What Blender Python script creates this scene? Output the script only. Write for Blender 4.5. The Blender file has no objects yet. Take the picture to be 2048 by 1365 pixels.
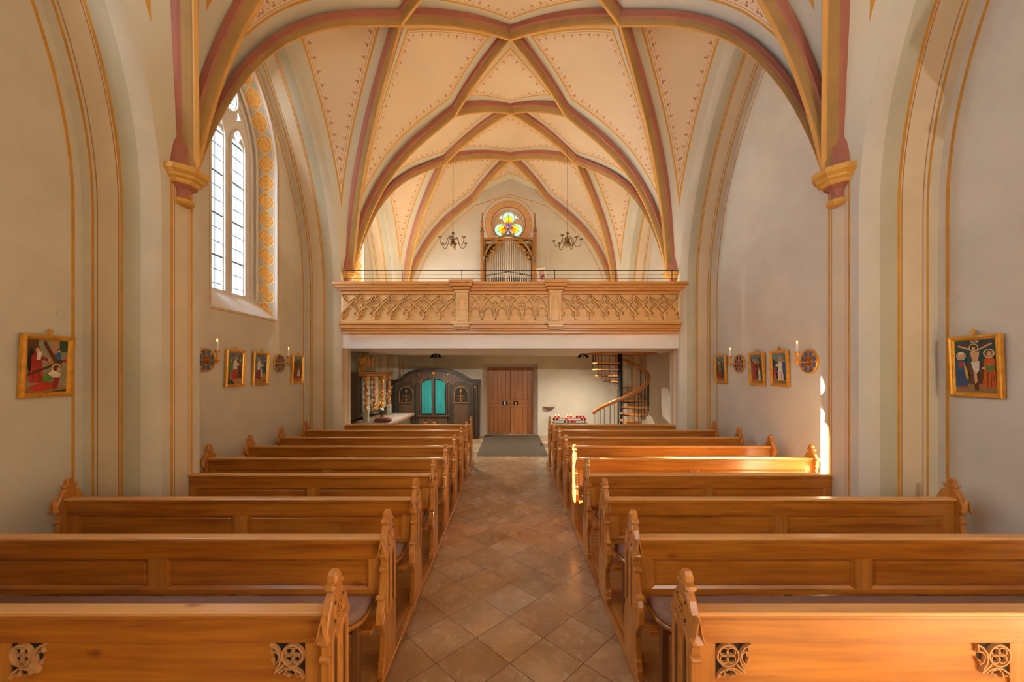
import bpy, math, random
from mathutils import Vector, Matrix
random.seed(7)
# ------------------------------------------------------------------ units
B = 4.2            # one vault bay (m)
HC = 2.085         # camera height (m)
F = 770.0          # focal length in px of the 2048 px wide frame
VX, VY = 1020.5, 745.0
C = bpy.context.scene.collection
sc = bpy.context.scene

def px(x, y, yb):
    """(X, Z) in metres of a picture point lying at depth yb (bays)"""
    k = yb * B / F
    return ((x - VX) * k, HC - (y - VY) * k)

# ------------------------------------------------------------------ camera
cam_d = bpy.data.cameras.new('camera'); cam = bpy.data.objects.new('camera', cam_d); C.objects.link(cam)
cam_d.sensor_width = 36; cam_d.lens = 36 * F / 2048
cam_d.shift_y = (VY - 682.5) / 2048; cam_d.shift_x = (1024 - VX) / 2048
cam_d.clip_start = 0.05
cam.location = (0, 0, HC); cam.rotation_euler = (math.pi / 2, 0, 0)
sc.camera = cam
# ------------------------------------------------------------------ view, world, light
sc.view_settings.view_transform = 'Standard'; sc.view_settings.look = 'None'
sc.view_settings.gamma = 1; sc.view_settings.use_curve_mapping = False
sc.view_settings.exposure = 0.42
sc.cycles.max_bounces = 8; sc.cycles.diffuse_bounces = 6; sc.cycles.glossy_bounces = 3
sc.cycles.transparent_max_bounces = 12; sc.cycles.use_denoising = True
sc.cycles.caustics_reflective = False; sc.cycles.caustics_refractive = False
sc.cycles.sample_clamp_indirect = 6
w = bpy.data.worlds.new('sky'); sc.world = w; w.use_nodes = True
bg = w.node_tree.nodes['Background']
bg.inputs[0].default_value = (0.80, 0.90, 1.0, 1); bg.inputs[1].default_value = 1.05

def sun(name, d, strength, color, angle):
    l = bpy.data.lights.new(name, 'SUN'); o = bpy.data.objects.new(name, l); C.objects.link(o)
    l.energy = strength; l.color = color; l.angle = math.radians(angle)
    o.rotation_euler = Vector(d).to_track_quat('-Z', 'Y').to_euler()
    o.location = (-12, 2, 14)
    return o
# low winter sun through the left windows; a broad piece of sky beyond the left windows
sun('sun', (1.97, -0.376, -1.08), 130.0, (1.0, 0.84, 0.60), 0.6)
sun('sky_north', (1.0, 0.30, -0.32), 28.0, (0.73, 0.85, 1.0), 96)
# sun('sky_chancel', (0.12, 1.0, -0.02), 0.15, (1.0, 0.93, 0.84), 130)
def lamp(name, loc, watt, color, size=0.0):
    l = bpy.data.lights.new(name, 'POINT'); o = bpy.data.objects.new(name, l); C.objects.link(o)
    l.energy = watt; l.color = color; l.shadow_soft_size = size; o.location = loc
    return o
def fill_spot(loc, d, watt, color, ang=84):
    l = bpy.data.lights.new('chancel_uplight', 'SPOT'); o = bpy.data.objects.new('chancel_uplight', l); C.objects.link(o)  # spots added to brighten vault and gallery, no such fixtures known
    l.energy = watt; l.color = color; l.spot_size = math.radians(ang); l.spot_blend = 1.0; l.shadow_soft_size = 0.0
    o.location = loc; o.rotation_euler = Vector(d).to_track_quat('-Z', 'Y').to_euler()
fill_spot((-3.0, -2.2, 2.6), (0.25, 0.85, 1.2), 180, (1.0, 0.88, 0.70)); fill_spot((3.0, -2.2, 2.6), (-0.25, 0.85, 1.2), 180, (1.0, 0.88, 0.70))
fill_spot((-2.4, -3.6, 3.7), (0.20, 1.0, -0.03), 560, (1.0, 0.94, 0.82), 44); fill_spot((2.4, -3.6, 3.7), (-0.20, 1.0, -0.03), 560, (1.0, 0.94, 0.82), 44)
lamp('chancel_lamp', (3.1, -2.2, 3.6), 150, (1.0, 0.94, 0.82))  # fill light added to brighten the near walls and pews
for x in (-2.7, 2.7): lamp('gallery_lamp', (x, 2.25 * B, 3.5), 45, (1.0, 0.78, 0.52))  # warm fill added behind the parapet, without a fixture
for x in (-2.1, 2.0):
    l = bpy.data.lights.new('gallery_underside_spot', 'SPOT'); o = bpy.data.objects.new('gallery_underside_spot', l); C.objects.link(o)
    l.energy = 230; l.color = (1.0, 0.90, 0.74); l.spot_size = math.radians(165); l.spot_blend = 1.0; l.shadow_soft_size = 0.0; o.location = (x, 2.57 * B, 2.45)
# ------------------------------------------------------------------ materials
def lin(c):
    r = []
    for v in c[:3]:
        v = v / 255
        r.append(v / 12.92 if v <= 0.04045 else ((v + 0.055) / 1.055) ** 2.4)
    return (*r, 1)
class NT:
    def __init__(s, name):
        s.m = bpy.data.materials.new(name); s.m.use_nodes = True
        s.t = s.m.node_tree; s.b = s.t.nodes['Principled BSDF']
    def n(s, typ, **kw):
        o = s.t.nodes.new(typ)
        for k, v in kw.items(): setattr(o, k, v)
        return o
    def l(s, a, b): s.t.links.new(a, b)
    def math(s, op, a, b=None, c=None):
        o = s.t.nodes.new('ShaderNodeMath'); o.operation = op
        for i, v in enumerate((a, b, c)):
            if v is None: continue
            if isinstance(v, (int, float)): o.inputs[i].default_value = v
            else: s.l(v, o.inputs[i])
        return o.outputs[0]
    def mix(s, f, a, b, blend='MIX'):
        o = s.t.nodes.new('ShaderNodeMix'); o.data_type = 'RGBA'; o.blend_type = blend
        for i, v in ((0, f), (6, a), (7, b)):
            if isinstance(v, (int, float)): o.inputs[i].default_value = v
            elif isinstance(v, tuple): o.inputs[i].default_value = v
            else: s.l(v, o.inputs[i])
        return o.outputs[2]
    def ramp(s, fac, stops):
        o = s.t.nodes.new('ShaderNodeValToRGB'); s.l(fac, o.inputs[0])
        e = o.color_ramp.elements
        while len(e) < len(stops): e.new(0.5)
        for i, (p, c) in enumerate(stops): e[i].position = p; e[i].color = c
        return o.outputs[0]
    def coords(s, scale=(1, 1, 1), kind='Object', rot=(0, 0, 0)):
        tc = s.n('ShaderNodeTexCoord'); mp = s.n('ShaderNodeMapping')
        mp.inputs['Scale'].default_value = scale; mp.inputs['Rotation'].default_value = rot
        s.l(tc.outputs[kind], mp.inputs[0]); return mp.outputs[0]
    def noise(s, vec, scale, detail=3, rough=0.5):
        o = s.n('ShaderNodeTexNoise'); s.l(vec, o.inputs['Vector'])
        o.inputs['Scale'].default_value = scale; o.inputs['Detail'].default_value = detail
        o.inputs['Roughness'].default_value = rough
        return o.outputs['Fac']
    def bump(s, h, strength, dist=0.01):
        o = s.n('ShaderNodeBump'); s.l(h, o.inputs['Height'])
        o.inputs['Strength'].default_value = strength; o.inputs['Distance'].default_value = dist
        s.l(o.outputs[0], s.b.inputs['Normal'])

def plaster(name, rgb, var=0.05, rough=0.85):
    t = NT(name); v = t.coords()
    n = t.noise(v, 1.3, 4, 0.6)
    c = lin(rgb); d = tuple(x * (1 - 2 * var) for x in c[:3]) + (1,); e = tuple(min(1, x * (1 + var)) for x in c[:3]) + (1,)
    t.l(t.ramp(n, [(0.3, d), (0.7, e)]), t.b.inputs['Base Color'])
    t.b.inputs['Roughness'].default_value = rough
    t.bump(t.noise(v, 38, 3), 0.12, 0.004)
    return t.m
def plain(name, rgb, rough=0.5, metal=0.0, var=0.0, scale=8, bump=0.0, coat=0.0):
    t = NT(name); c = lin(rgb)
    t.b.inputs['Base Color'].default_value = c
    v = t.coords()
    n = t.noise(v, scale, 3)
    if var:
        d = tuple(x * (1 - var) for x in c[:3]) + (1,); e = tuple(min(1, x * (1 + var)) for x in c[:3]) + (1,)
        t.l(t.ramp(n, [(0.3, d), (0.7, e)]), t.b.inputs['Base Color'])
    if bump: t.bump(t.noise(v, scale * 6, 2), bump, 0.003)
    t.b.inputs['Roughness'].default_value = rough; t.b.inputs['Metallic'].default_value = metal
    t.b.inputs['Coat Weight'].default_value = coat
    return t.m
def wood(name, rgb, axis='X', rough=0.36, contrast=0.28, knots=True, coat=0.25):
    t = NT(name)
    s = {'X': (0.35, 5, 5), 'Y': (5, 0.35, 5), 'Z': (5, 5, 0.35)}[axis]
    oi = t.n('ShaderNodeObjectInfo')
    v0 = t.coords(s)
    av = t.n('ShaderNodeVectorMath'); av.operation = 'ADD'
    cb = t.n('ShaderNodeCombineXYZ')
    k = t.math('MULTIPLY', oi.outputs['Random'], 37.0)
    for i in range(3): t.l(k, cb.inputs[i])
    t.l(v0, av.inputs[0]); t.l(cb.outputs[0], av.inputs[1]); v = av.outputs[0]
    n1 = t.noise(v, 3.2, 5, 0.62)
    fr = t.math('FRACT', t.math('MULTIPLY', t.noise(v, 0.9, 2, 0.5), 13))
    g = t.math('ABSOLUTE', t.math('SUBTRACT', fr, 0.5))
    c = lin(rgb)
    dk = (c[0] * (1 - contrast * 1.3), c[1] * (1 - contrast * 1.7), c[2] * (1 - contrast * 1.8), 1)
    lt = (min(1, c[0] * (1 + contrast * .55)), min(1, c[1] * (1 + contrast * .7)), min(1, c[2] * (1 + contrast * .8)), 1)
    col = t.ramp(n1, [(0.28, dk), (0.55, c), (0.78, lt)])
    col = t.mix(t.math('MULTIPLY', t.ramp(g, [(0.0, (0, 0, 0, 1)), (0.5, (1, 1, 1, 1))]), contrast * 0.9), col, dk)
    if knots:
        vo = t.n('ShaderNodeTexVoronoi'); vo.inputs['Scale'].default_value = 1.0
        s2 = {'X': (1.6, 3.4, 3.4), 'Y': (3.4, 1.6, 3.4), 'Z': (3.4, 3.4, 1.6)}[axis]
        v2 = t.coords(s2); a2 = t.n('ShaderNodeVectorMath'); a2.operation = 'ADD'
        t.l(v2, a2.inputs[0]); t.l(cb.outputs[0], a2.inputs[1]); t.l(a2.outputs[0], vo.inputs['Vector'])
        kf = t.ramp(vo.outputs['Distance'], [(0.0, (1, 1, 1, 1)), (0.035, (0.8, .8, .8, 1)), (0.085, (0, 0, 0, 1))])
        kd = (c[0] * .33, c[1] * .22, c[2] * .18, 1)
        col = t.mix(t.math('MULTIPLY', kf, 0.8), col, kd)
    t.l(col, t.b.inputs['Base Color'])
    t.b.inputs['Roughness'].default_value = rough
    t.b.inputs['Coat Weight'].default_value = coat; t.b.inputs['Coat Roughness'].default_value = 0.22
    t.bump(n1, 0.10, 0.002)
    return t.m
M = {}
M['wall'] = plaster('wall_plaster', (214, 207, 190))
M['greygreen'] = plaster('greygreen_plaster', (213, 206, 188))
M['greydark'] = plaster('grey_plaster', (192, 186, 162))
M['beige'] = plaster('beige_plaster', (222, 205, 176))
M['gold_line'] = plain('ochre_line', (203, 146, 52), 0.7, var=0.14, scale=5)
M['thin_line'] = plain('thin_brown_line', (176, 124, 58), 0.75)
M['rib_pink'] = plain('rib_mauve', (168, 106, 88), 0.75, var=0.08, scale=3)
M['rib_brown'] = plain('rib_ochre_brown', (166, 132, 78), 0.75, var=0.12, scale=3)
M['rib_gold'] = plain('rib_gold_nose', (218, 164, 84), 0.6, var=0.08, scale=4)
M['white'] = plaster('white_plaster', (232, 229, 224), 0.03)
M['pew'] = wood('pew_pine', (190, 120, 38), 'X', 0.3, 0.36, True, 0.4)
M['pew_end'] = wood('pew_pine_upright', (200, 134, 56), 'Z', 0.3, 0.34, False, 0.4)
M['end_carve'] = plain('end_panel_carving', (204, 138, 66), 0.35, var=0.2, scale=14, coat=0.3)
M['pew_carve'] = plain('carved_pine', (200, 150, 98), 0.45, var=0.15, scale=14)
M['gal'] = wood('gallery_pine', (204, 140, 62), 'X', 0.42, 0.2)
M['gal_pale'] = wood('gallery_pale_pine', (216, 172, 108), 'X', 0.5, 0.14, False)
M['gal_carve'] = plain('gallery_carving', (218, 172, 106), 0.5, var=0.14, scale=9)
M['plank'] = wood('floor_plank', (172, 122, 66), 'X', 0.35, 0.35)
M['org'] = wood('organ_case_oak', (150, 100, 46), 'Z', 0.4, 0.25, False)
M['org_grey'] = plain('grey_painted_moulding', (120, 108, 90), 0.5, var=0.15)
M['kerb'] = wood('kerb_board', (182, 124, 60), 'Y', 0.35, 0.4, False)
M['door'] = wood('door_oak', (176, 112, 54), 'Z', 0.45, 0.24)
M['black'] = plain('black_metal', (24, 26, 28), 0.4, 0.6)
M['dark'] = plain('dark_void', (14, 12, 11), 0.8)  # near-black colour stands for the shade inside openings
M['lead'] = plain('window_lead', (128, 142, 150), 0.5, 0.2)
M['gilt'] = plain('gilded_wood', (226, 164, 62), 0.32, 0.55, var=0.15, scale=20)
M['gilt_dark'] = plain('antique_gilding', (176, 122, 46), 0.4, 0.45, var=0.3, scale=18)
M['brass'] = plain('dark_brass', (110, 84, 50), 0.35, 0.8, var=0.2)
M['cushion'] = plain('mauve_felt', (146, 114, 100), 0.95, var=0.12, scale=60, bump=0.6)
M['blue'] = plain('medallion_blue', (70, 100, 160), 0.5, var=0.1, scale=30)
M['ruby'] = plain('medallion_red', (150, 40, 30), 0.4)
M['wax'] = plain('white_wax', (238, 234, 226), 0.5)
M['steel'] = plain('organ_tin', (206, 196, 178), 0.35, 0.45, var=0.08, scale=3)
M['conf'] = wood('confessional_dark_wood', (86, 62, 42), 'Z', 0.38, 0.35, False)
M['conf_black'] = plain('confessional_black_trim', (50, 44, 36), 0.35, var=0.2, coat=0.3)
M['mat'] = plain('doormat_fibre', (92, 80, 64), 0.95, var=0.25, scale=40, bump=0.8)
M['stone'] = plain('pinkish_stone', (150, 112, 88), 0.6, var=0.3, scale=12)
M['cloth'] = plain('altar_cloth', (196, 188, 178), 0.9, var=0.06)
M['tread'] = wood('stair_oak', (198, 126, 58), 'X', 0.32, 0.2, False)
M['pole'] = plain('blue_black_painted_steel', (34, 42, 46), 0.4, 0.3)
M['flesh'] = plain('painted_flesh', (206, 140, 100), 0.5)
M['cush_red'] = plain('reddish_brown_fabric', (118, 66, 56), 0.9, var=0.1)
M['leaf'] = plain('green_leaf', (60, 88, 46), 0.6, var=0.2)
M['steel2'] = plain('brushed_steel', (150, 146, 138), 0.4, 0.6)
M['pale_frame'] = plain('pale_wood_frame', (246, 222, 178), 0.5)
M['print_pink'] = plain('print_paper', (206, 158, 136), 0.5, var=0.15)
M['print_red'] = plain('print_red_patch', (172, 34, 44), 0.5)
M['wall2'] = M['wall']
M['stone_pale'] = plain('pale_yellow_stone', (226, 198, 150), 0.7, var=.08)
def emis(name, rgb, st):
    t = NT(name); t.b.inputs['Base Color'].default_value = lin(rgb)
    t.b.inputs['Emission Color'].default_value = lin(rgb); t.b.inputs['Emission Strength'].default_value = st
    return t.m
M['flame'] = emis('candle_flame', (255, 190, 110), 2.2)
def glass(name, rgb, a=0.9):
    t = NT(name); t.t.nodes.remove(t.b)
    tr = t.n('ShaderNodeBsdfTransparent'); tr.inputs[0].default_value = lin(rgb)
    gl = t.n('ShaderNodeBsdfGlossy'); gl.inputs['Roughness'].default_value = 0.08
    mx = t.n('ShaderNodeMixShader'); mx.inputs[0].default_value = 1 - a
    t.l(tr.outputs[0], mx.inputs[1]); t.l(gl.outputs[0], mx.inputs[2])
    t.l(mx.outputs[0], t.t.nodes['Material Output'].inputs[0])
    return t.m
M['glass'] = glass('leaded_clear_glass', (246, 250, 252), 0.96)
# vault paint: distances to and arc lengths along up to four cell edges
def web_paint():
    t = NT('vault_cell_paint')
    a = t.n('ShaderNodeAttribute', attribute_name='ed'); b = t.n('ShaderNodeAttribute', attribute_name='es')
    sa = t.n('ShaderNodeSeparateXYZ'); sb = t.n('ShaderNodeSeparateXYZ')
    t.l(a.outputs['Vector'], sa.inputs[0]); t.l(b.outputs['Vector'], sb.inputs[0])
    D = [sa.outputs[0], sa.outputs[1], sa.outputs[2], a.outputs['Alpha']]
    S = [sb.outputs[0], sb.outputs[1], sb.outputs[2], b.outputs['Alpha']]
    m = t.math('MINIMUM', t.math('MINIMUM', D[0], D[1]), t.math('MINIMUM', D[2], D[3]))
    # node group: motif mask from (d, s)
    g = bpy.data.node_groups.new('leaf_motif', 'ShaderNodeTree')
    g.interface.new_socket('d', in_out='INPUT', socket_type='NodeSocketFloat')
    g.interface.new_socket('s', in_out='INPUT', socket_type='NodeSocketFloat')
    g.interface.new_socket('mask', in_out='OUTPUT', socket_type='NodeSocketFloat')
    gi = g.nodes.new('NodeGroupInput'); go = g.nodes.new('NodeGroupOutput')
    def gm(op, x, y=None):
        o = g.nodes.new('ShaderNodeMath'); o.operation = op
        for i, v in enumerate((x, y)):
            if v is None: continue
            if isinstance(v, (int, float)): o.inputs[i].default_value = v
            else: g.links.new(v, o.inputs[i])
        return o.outputs[0]
    P = 0.19
    q = gm('SUBTRACT', gm('MULTIPLY', gm('FRACT', gm('DIVIDE', gi.outputs['s'], P)), P), P / 2)
    res = None
    for (cq, cd, rq, rd) in [(0, .268, .008, .020), (-.017, .252, .014, .010), (.017, .252, .014, .010), (0, .246, .010, .010), (0, .290, .012, .009),
                             (-.085, .25, .006, .006), (.085, .25, .006, .006), (-.07, .266, .005, .005), (.07, .266, .005, .005)]:
        u = gm('DIVIDE', gm('SUBTRACT', q, cq), rq); v = gm('DIVIDE', gm('SUBTRACT', gi.outputs['d'], cd), rd)
        r2 = gm('ADD', gm('MULTIPLY', u, u), gm('MULTIPLY', v, v))
        k = gm('LESS_THAN', r2, 1.0)
        res = k if res is None else gm('MAXIMUM', res, k)
    g.links.new(res, go.inputs[0])
    msk = None
    for i in range(4):
        n = t.n('ShaderNodeGroup'); n.node_tree = g
        t.l(D[i], n.inputs[0]); t.l(S[i], n.inputs[1])
        msk = n.outputs[0] if msk is None else t.math('MAXIMUM', msk, n.outputs[0])
    msk = t.math('MULTIPLY', msk, t.math('GREATER_THAN', m, 0.232))
    def band(lo, hi): return t.math('MULTIPLY', t.math('GREATER_THAN', m, lo), t.math('LESS_THAN', m, hi))
    v = t.coords(); n = t.noise(v, 0.8, 3)
    inner = t.ramp(n, [(0.3, lin((226, 202, 168))), (0.7, lin((234, 212, 180)))])
    outer = lin((213, 207, 186))
    col = t.mix(t.math('GREATER_THAN', m, 0.150), outer, inner)
    col = t.mix(band(0.150, 0.182), col, lin((205, 150, 60)))
    col = t.mix(band(0.205, 0.213), col, lin((186, 140, 80)))
    col = t.mix(t.math('MULTIPLY', msk, .9), col, lin((178, 104, 66)))
    t.l(col, t.b.inputs['Base Color']); t.b.inputs['Roughness'].default_value = 0.9
    return t.m
M['web'] = web_paint()
# frieze of leaf medallions: attribute 'st' = (along, across 0..1)
def frieze(name, per, ground, leaf, line, edge):
    t = NT(name); a = t.n('ShaderNodeAttribute', attribute_name='st'); s = t.n('ShaderNodeSeparateXYZ'); t.l(a.outputs['Vector'], s.inputs[0])
    u = t.math('SUBTRACT', t.math('MULTIPLY', t.math('FRACT', t.math('DIVIDE', s.outputs[0], per)), 2), 1)   # -1..1 along
    v = t.math('SUBTRACT', t.math('MULTIPLY', s.outputs[1], 2), 1)
    # pointed oval: |v| < cos-ish
    au = t.math('ABSOLUTE', u)
    w = t.math('MULTIPLY', t.math('SUBTRACT', 1.0, t.math('POWER', au, 2.0)), 0.94)
    av = t.math('ABSOLUTE', v)
    ins = t.math('SUBTRACT', w, av)
    rad = t.math('SQRT', t.math('ADD', t.math('MULTIPLY', u, u), t.math('MULTIPLY', v, v)))
    th = t.math('ARCTAN2', v, u)
    pet = t.math('ADD', 0.34, t.math('MULTIPLY', t.math('ABSOLUTE', t.math('SINE', t.math('MULTIPLY', th, 3.0))), 0.24))
    edge_ = t.math('LESS_THAN', t.math('ABSOLUTE', t.math('SUBTRACT', rad, pet)), 0.05)
    vein = t.math('MULTIPLY', t.math('LESS_THAN', t.math('ABSOLUTE', t.math('SINE', t.math('MULTIPLY', th, 3.0))), 0.16), t.math('LESS_THAN', rad, 0.42))
    vein2 = t.math('MULTIPLY', t.math('LESS_THAN', t.math('ABSOLUTE', t.math('COSINE', t.math('MULTIPLY', th, 3.0))), 0.14), t.math('LESS_THAN', rad, 0.50))
    pat = t.math('MAXIMUM', edge_, t.math('MAXIMUM', vein, vein2))
    inner = t.mix(t.math('MULTIPLY', pat, .75), lin(leaf), lin(line))
    col = t.mix(t.math('GREATER_THAN', ins, 0.0), lin(ground), lin(line))
    col = t.mix(t.math('GREATER_THAN', ins, 0.11), col, inner)
    w2 = t.math('ABSOLUTE', t.math('SUBTRACT', t.math('SUBTRACT', 0.9, w), av))
    col = t.mix(t.math('MULTIPLY', t.math('LESS_THAN', w2, 0.06), t.math('LESS_THAN', ins, 0.0)), col, lin((178, 184, 184)))
    col = t.mix(t.math('GREATER_THAN', av, 0.86), col, lin(line))
    col = t.mix(t.math('GREATER_THAN', av, 0.93), col, lin(edge))
    t.l(col, t.b.inputs['Base Color']); t.b.inputs['Roughness'].default_value = 0.85
    return t.m
M['frieze'] = frieze('medallion_frieze', 0.357, (200, 190, 170), (224, 160, 62), (240, 222, 176), (214, 140, 100))
M['frieze_rose'] = frieze('rose_frieze', 0.42, (206, 172, 128), (214, 152, 78), (226, 190, 140), (180, 112, 78))
# floor tiles
def tiles():
    t = NT('marble_tiles')
    v = t.coords((1, 1, 1), 'Object', (0, 0, math.radians(45)))
    ad = t.n('ShaderNodeVectorMath'); ad.operation = 'ADD'; S = 0.373
    # a corner of the pattern sits at (0.524, 3.283)
    cx, cy = 0.524, 3.283; r = math.sqrt(.5); rx, ry = (cx * r - cy * r), (cx * r + cy * r)
    ad.inputs[1].default_value = (-rx + 50 * S, -ry + 50 * S, 0); t.l(v, ad.inputs[0])
    sp = t.n('ShaderNodeSeparateXYZ'); t.l(ad.outputs[0], sp.inputs[0])
    us = t.math('DIVIDE', sp.outputs[0], S); vs = t.math('DIVIDE', sp.outputs[1], S)
    fu, fv = t.math('FLOOR', us), t.math('FLOOR', vs)
    cb = t.n('ShaderNodeCombineXYZ'); t.l(fu, cb.inputs[0]); t.l(fv, cb.inputs[1])
    wn = t.n('ShaderNodeTexWhiteNoise'); wn.noise_dimensions = '3D'; t.l(cb.outputs[0], wn.inputs['Vector'])
    c0 = t.ramp(wn.outputs['Value'], [(0.0, lin((168, 132, 98))), (0.25, lin((198, 162, 122))), (0.5, lin((180, 154, 122))), (0.72, lin((206, 168, 126))), (0.88, lin((178, 164, 140))), (1.0, lin((162, 124, 90)))])
    ov = t.n('ShaderNodeVectorMath'); ov.operation = 'MULTIPLY_ADD'; t.l(wn.outputs['Color'], ov.inputs[0]); ov.inputs[1].default_value = (9, 9, 9)
    tc = t.coords(); t.l(tc, ov.inputs[2]); vv = ov.outputs[0]
    n = t.noise(vv, 2.6, 6, 0.65)
    c1 = t.mix(t.ramp(n, [(0.35, (0, 0, 0, 1)), (0.65, (0.75, .75, .75, 1))]), c0, lin((152, 124, 94)))
    n2 = t.noise(vv, 5.5, 5, 0.7)
    c1 = t.mix(t.ramp(n2, [(0.50, (0, 0, 0, 1)), (0.85, (0.4, .4, .4, 1))]), c1, lin((172, 160, 138)))
    n3 = t.noise(vv, 1.7, 8, 0.72)
    vein = t.math('LESS_THAN', t.math('ABSOLUTE', t.math('SUBTRACT', n3, 0.5)), 0.0022)
    vein = t.math('MULTIPLY', vein, t.math('GREATER_THAN', t.noise(vv, 3.1, 2), 0.57))
    c1 = t.mix(t.math('MULTIPLY', vein, .8), c1, lin((226, 214, 190)))
    eu = t.math('ABSOLUTE', t.math('SUBTRACT', t.math('FRACT', us), 0.5)); ev = t.math('ABSOLUTE', t.math('SUBTRACT', t.math('FRACT', vs), 0.5))
    gr = t.math('GREATER_THAN', t.math('MAXIMUM', eu, ev), 0.4925)
    col = t.mix(gr, c1, lin((84, 62, 48)))
    t.l(col, t.b.inputs['Base Color'])
    t.l(t.ramp(n2, [(0.3, (0.16, .16, .16, 1)), (0.7, (0.34, .34, .34, 1))]), t.b.inputs['Roughness'])
    t.bump(t.math('SUBTRACT', 1.0, gr), 0.3, 0.002)
    return t.m
M['tiles'] = tiles()

# ------------------------------------------------------------------ mesh builder
class MB:
    def __init__(s): s.v = []; s.f = []; s.mi = []; s.mats = []; s.sm = []
    def m(s, mat):
        mat = M[mat] if isinstance(mat, str) else mat
        if mat not in s.mats: s.mats.append(mat)
        return s.mats.index(mat)
    def face(s, pts, mat, smooth=False):
        i = len(s.v); s.v += [tuple(p) for p in pts]; s.f.append(list(range(i, i + len(pts)))); s.mi.append(s.m(mat)); s.sm.append(smooth)
    def grid(s, rows, mat, smooth=True, closed=False, matf=None):
        i0 = len(s.v); n = len(rows[0])
        for r in rows: s.v += [tuple(p) for p in r]
        for a in range(len(rows) - 1):
            for b in range(n if closed else n - 1):
                b2 = (b + 1) % n
                s.f.append([i0 + a * n + b, i0 + a * n + b2, i0 + (a + 1) * n + b2, i0 + (a + 1) * n + b])
                s.mi.append(s.m(matf(a, b) if matf else mat)); s.sm.append(smooth)
        return i0
    def box(s, x0, x1, y0, y1, z0, z1, mat, bev=0.0):
        x0, x1 = min(x0, x1), max(x0, x1); y0, y1 = min(y0, y1), max(y0, y1); z0, z1 = min(z0, z1), max(z0, z1)
        k = s.m(mat)
        if bev <= 0:
            i = len(s.v)
            s.v += [(x0, y0, z0), (x1, y0, z0), (x1, y1, z0), (x0, y1, z0), (x0, y0, z1), (x1, y0, z1), (x1, y1, z1), (x0, y1, z1)]
            for q in ((0, 3, 2, 1), (4, 5, 6, 7), (0, 1, 5, 4), (1, 2, 6, 5), (2, 3, 7, 6), (3, 0, 4, 7)):
                s.f.append([i + a for a in q]); s.mi.append(k); s.sm.append(False)
            return
        b = min(bev, (x1 - x0) / 2.01, (y1 - y0) / 2.01, (z1 - z0) / 2.01)
        X, Y, Z = (x0, x1), (y0, y1), (z0, z1)
        def vid(ix, iy, iz, ax):
            p = [X[ix], Y[iy], Z[iz]]; sg = (1 - 2 * ix, 1 - 2 * iy, 1 - 2 * iz)
            for a in range(3):
                if a != ax: p[a] += sg[a] * b
            return tuple(p)
        idx = {}
        for ix in (0, 1):
            for iy in (0, 1):
                for iz in (0, 1):
                    for ax in range(3):
                        idx[(ix, iy, iz, ax)] = len(s.v); s.v.append(vid(ix, iy, iz, ax))
        def add(f): s.f.append(f); s.mi.append(k); s.sm.append(False)
        for ix in (0, 1): add([idx[(ix, a, c, 0)] for a, c in ((0, 0), (1, 0), (1, 1), (0, 1))][::(1 if ix else -1)])
        for iy in (0, 1): add([idx[(a, iy, c, 1)] for a, c in ((0, 0), (1, 0), (1, 1), (0, 1))][::(-1 if iy else 1)])
        for iz in (0, 1): add([idx[(a, c, iz, 2)] for a, c in ((0, 0), (1, 0), (1, 1), (0, 1))][::(1 if iz else -1)])
        for iy in (0, 1):
            for iz in (0, 1): add([idx[(0, iy, iz, 1)], idx[(1, iy, iz, 1)], idx[(1, iy, iz, 2)], idx[(0, iy, iz, 2)]])
        for ix in (0, 1):
            for iz in (0, 1): add([idx[(ix, 0, iz, 0)], idx[(ix, 1, iz, 0)], idx[(ix, 1, iz, 2)], idx[(ix, 0, iz, 2)]])
        for ix in (0, 1):
            for iy in (0, 1): add([idx[(ix, iy, 0, 0)], idx[(ix, iy, 1, 0)], idx[(ix, iy, 1, 1)], idx[(ix, iy, 0, 1)]])
        for ix in (0, 1):
            for iy in (0, 1):
                for iz in (0, 1): add([idx[(ix, iy, iz, a)] for a in range(3)])
    def tube(s, pts, r, mat, n=8, closed=False, caps=True, flat=1.0):
        pts = [Vector(p) for p in pts]; N = len(pts); rs = r if isinstance(r, (list, tuple)) else [r] * N
        rows = []; up = None
        for i, p in enumerate(pts):
            a = pts[(i - 1) % N] if (i > 0 or closed) else p; b = pts[(i + 1) % N] if (i < N - 1 or closed) else p
            d = (b - a)
            if d.length < 1e-9: d = Vector((0, 0, 1))
            d.normalize()
            if up is None:
                up = Vector((0, 0, 1)) if abs(d.z) < 0.9 else Vector((1, 0, 0))
            sd = d.cross(up)
            if sd.length < 1e-6: sd = d.cross(Vector((0, 1, 0)))
            sd.normalize(); up = sd.cross(d).normalized()
            rows.append([p + (sd * math.cos(t) + up * math.sin(t) * flat) * rs[i] for t in [2 * math.pi * k / n for k in range(n)]])
        if closed: rows.append(rows[0])
        s.grid(rows, mat, True, True)
        if caps and not closed:
            s.face(rows[0][::-1], mat); s.face(rows[-1], mat)
    def lathe(s, prof, c, mat, n=16, a0=0, a1=2 * math.pi, matf=None):
        full = abs(a1 - a0 - 2 * math.pi) < 1e-6
        ns = n if full else n + 1
        rows = [[(c[0] + r * math.cos(a0 + (a1 - a0) * k / n), c[1] + r * math.sin(a0 + (a1 - a0) * k / n), c[2] + z) for k in range(ns)] for r, z in prof]
        s.grid(rows, mat, True, full, matf)
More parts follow.
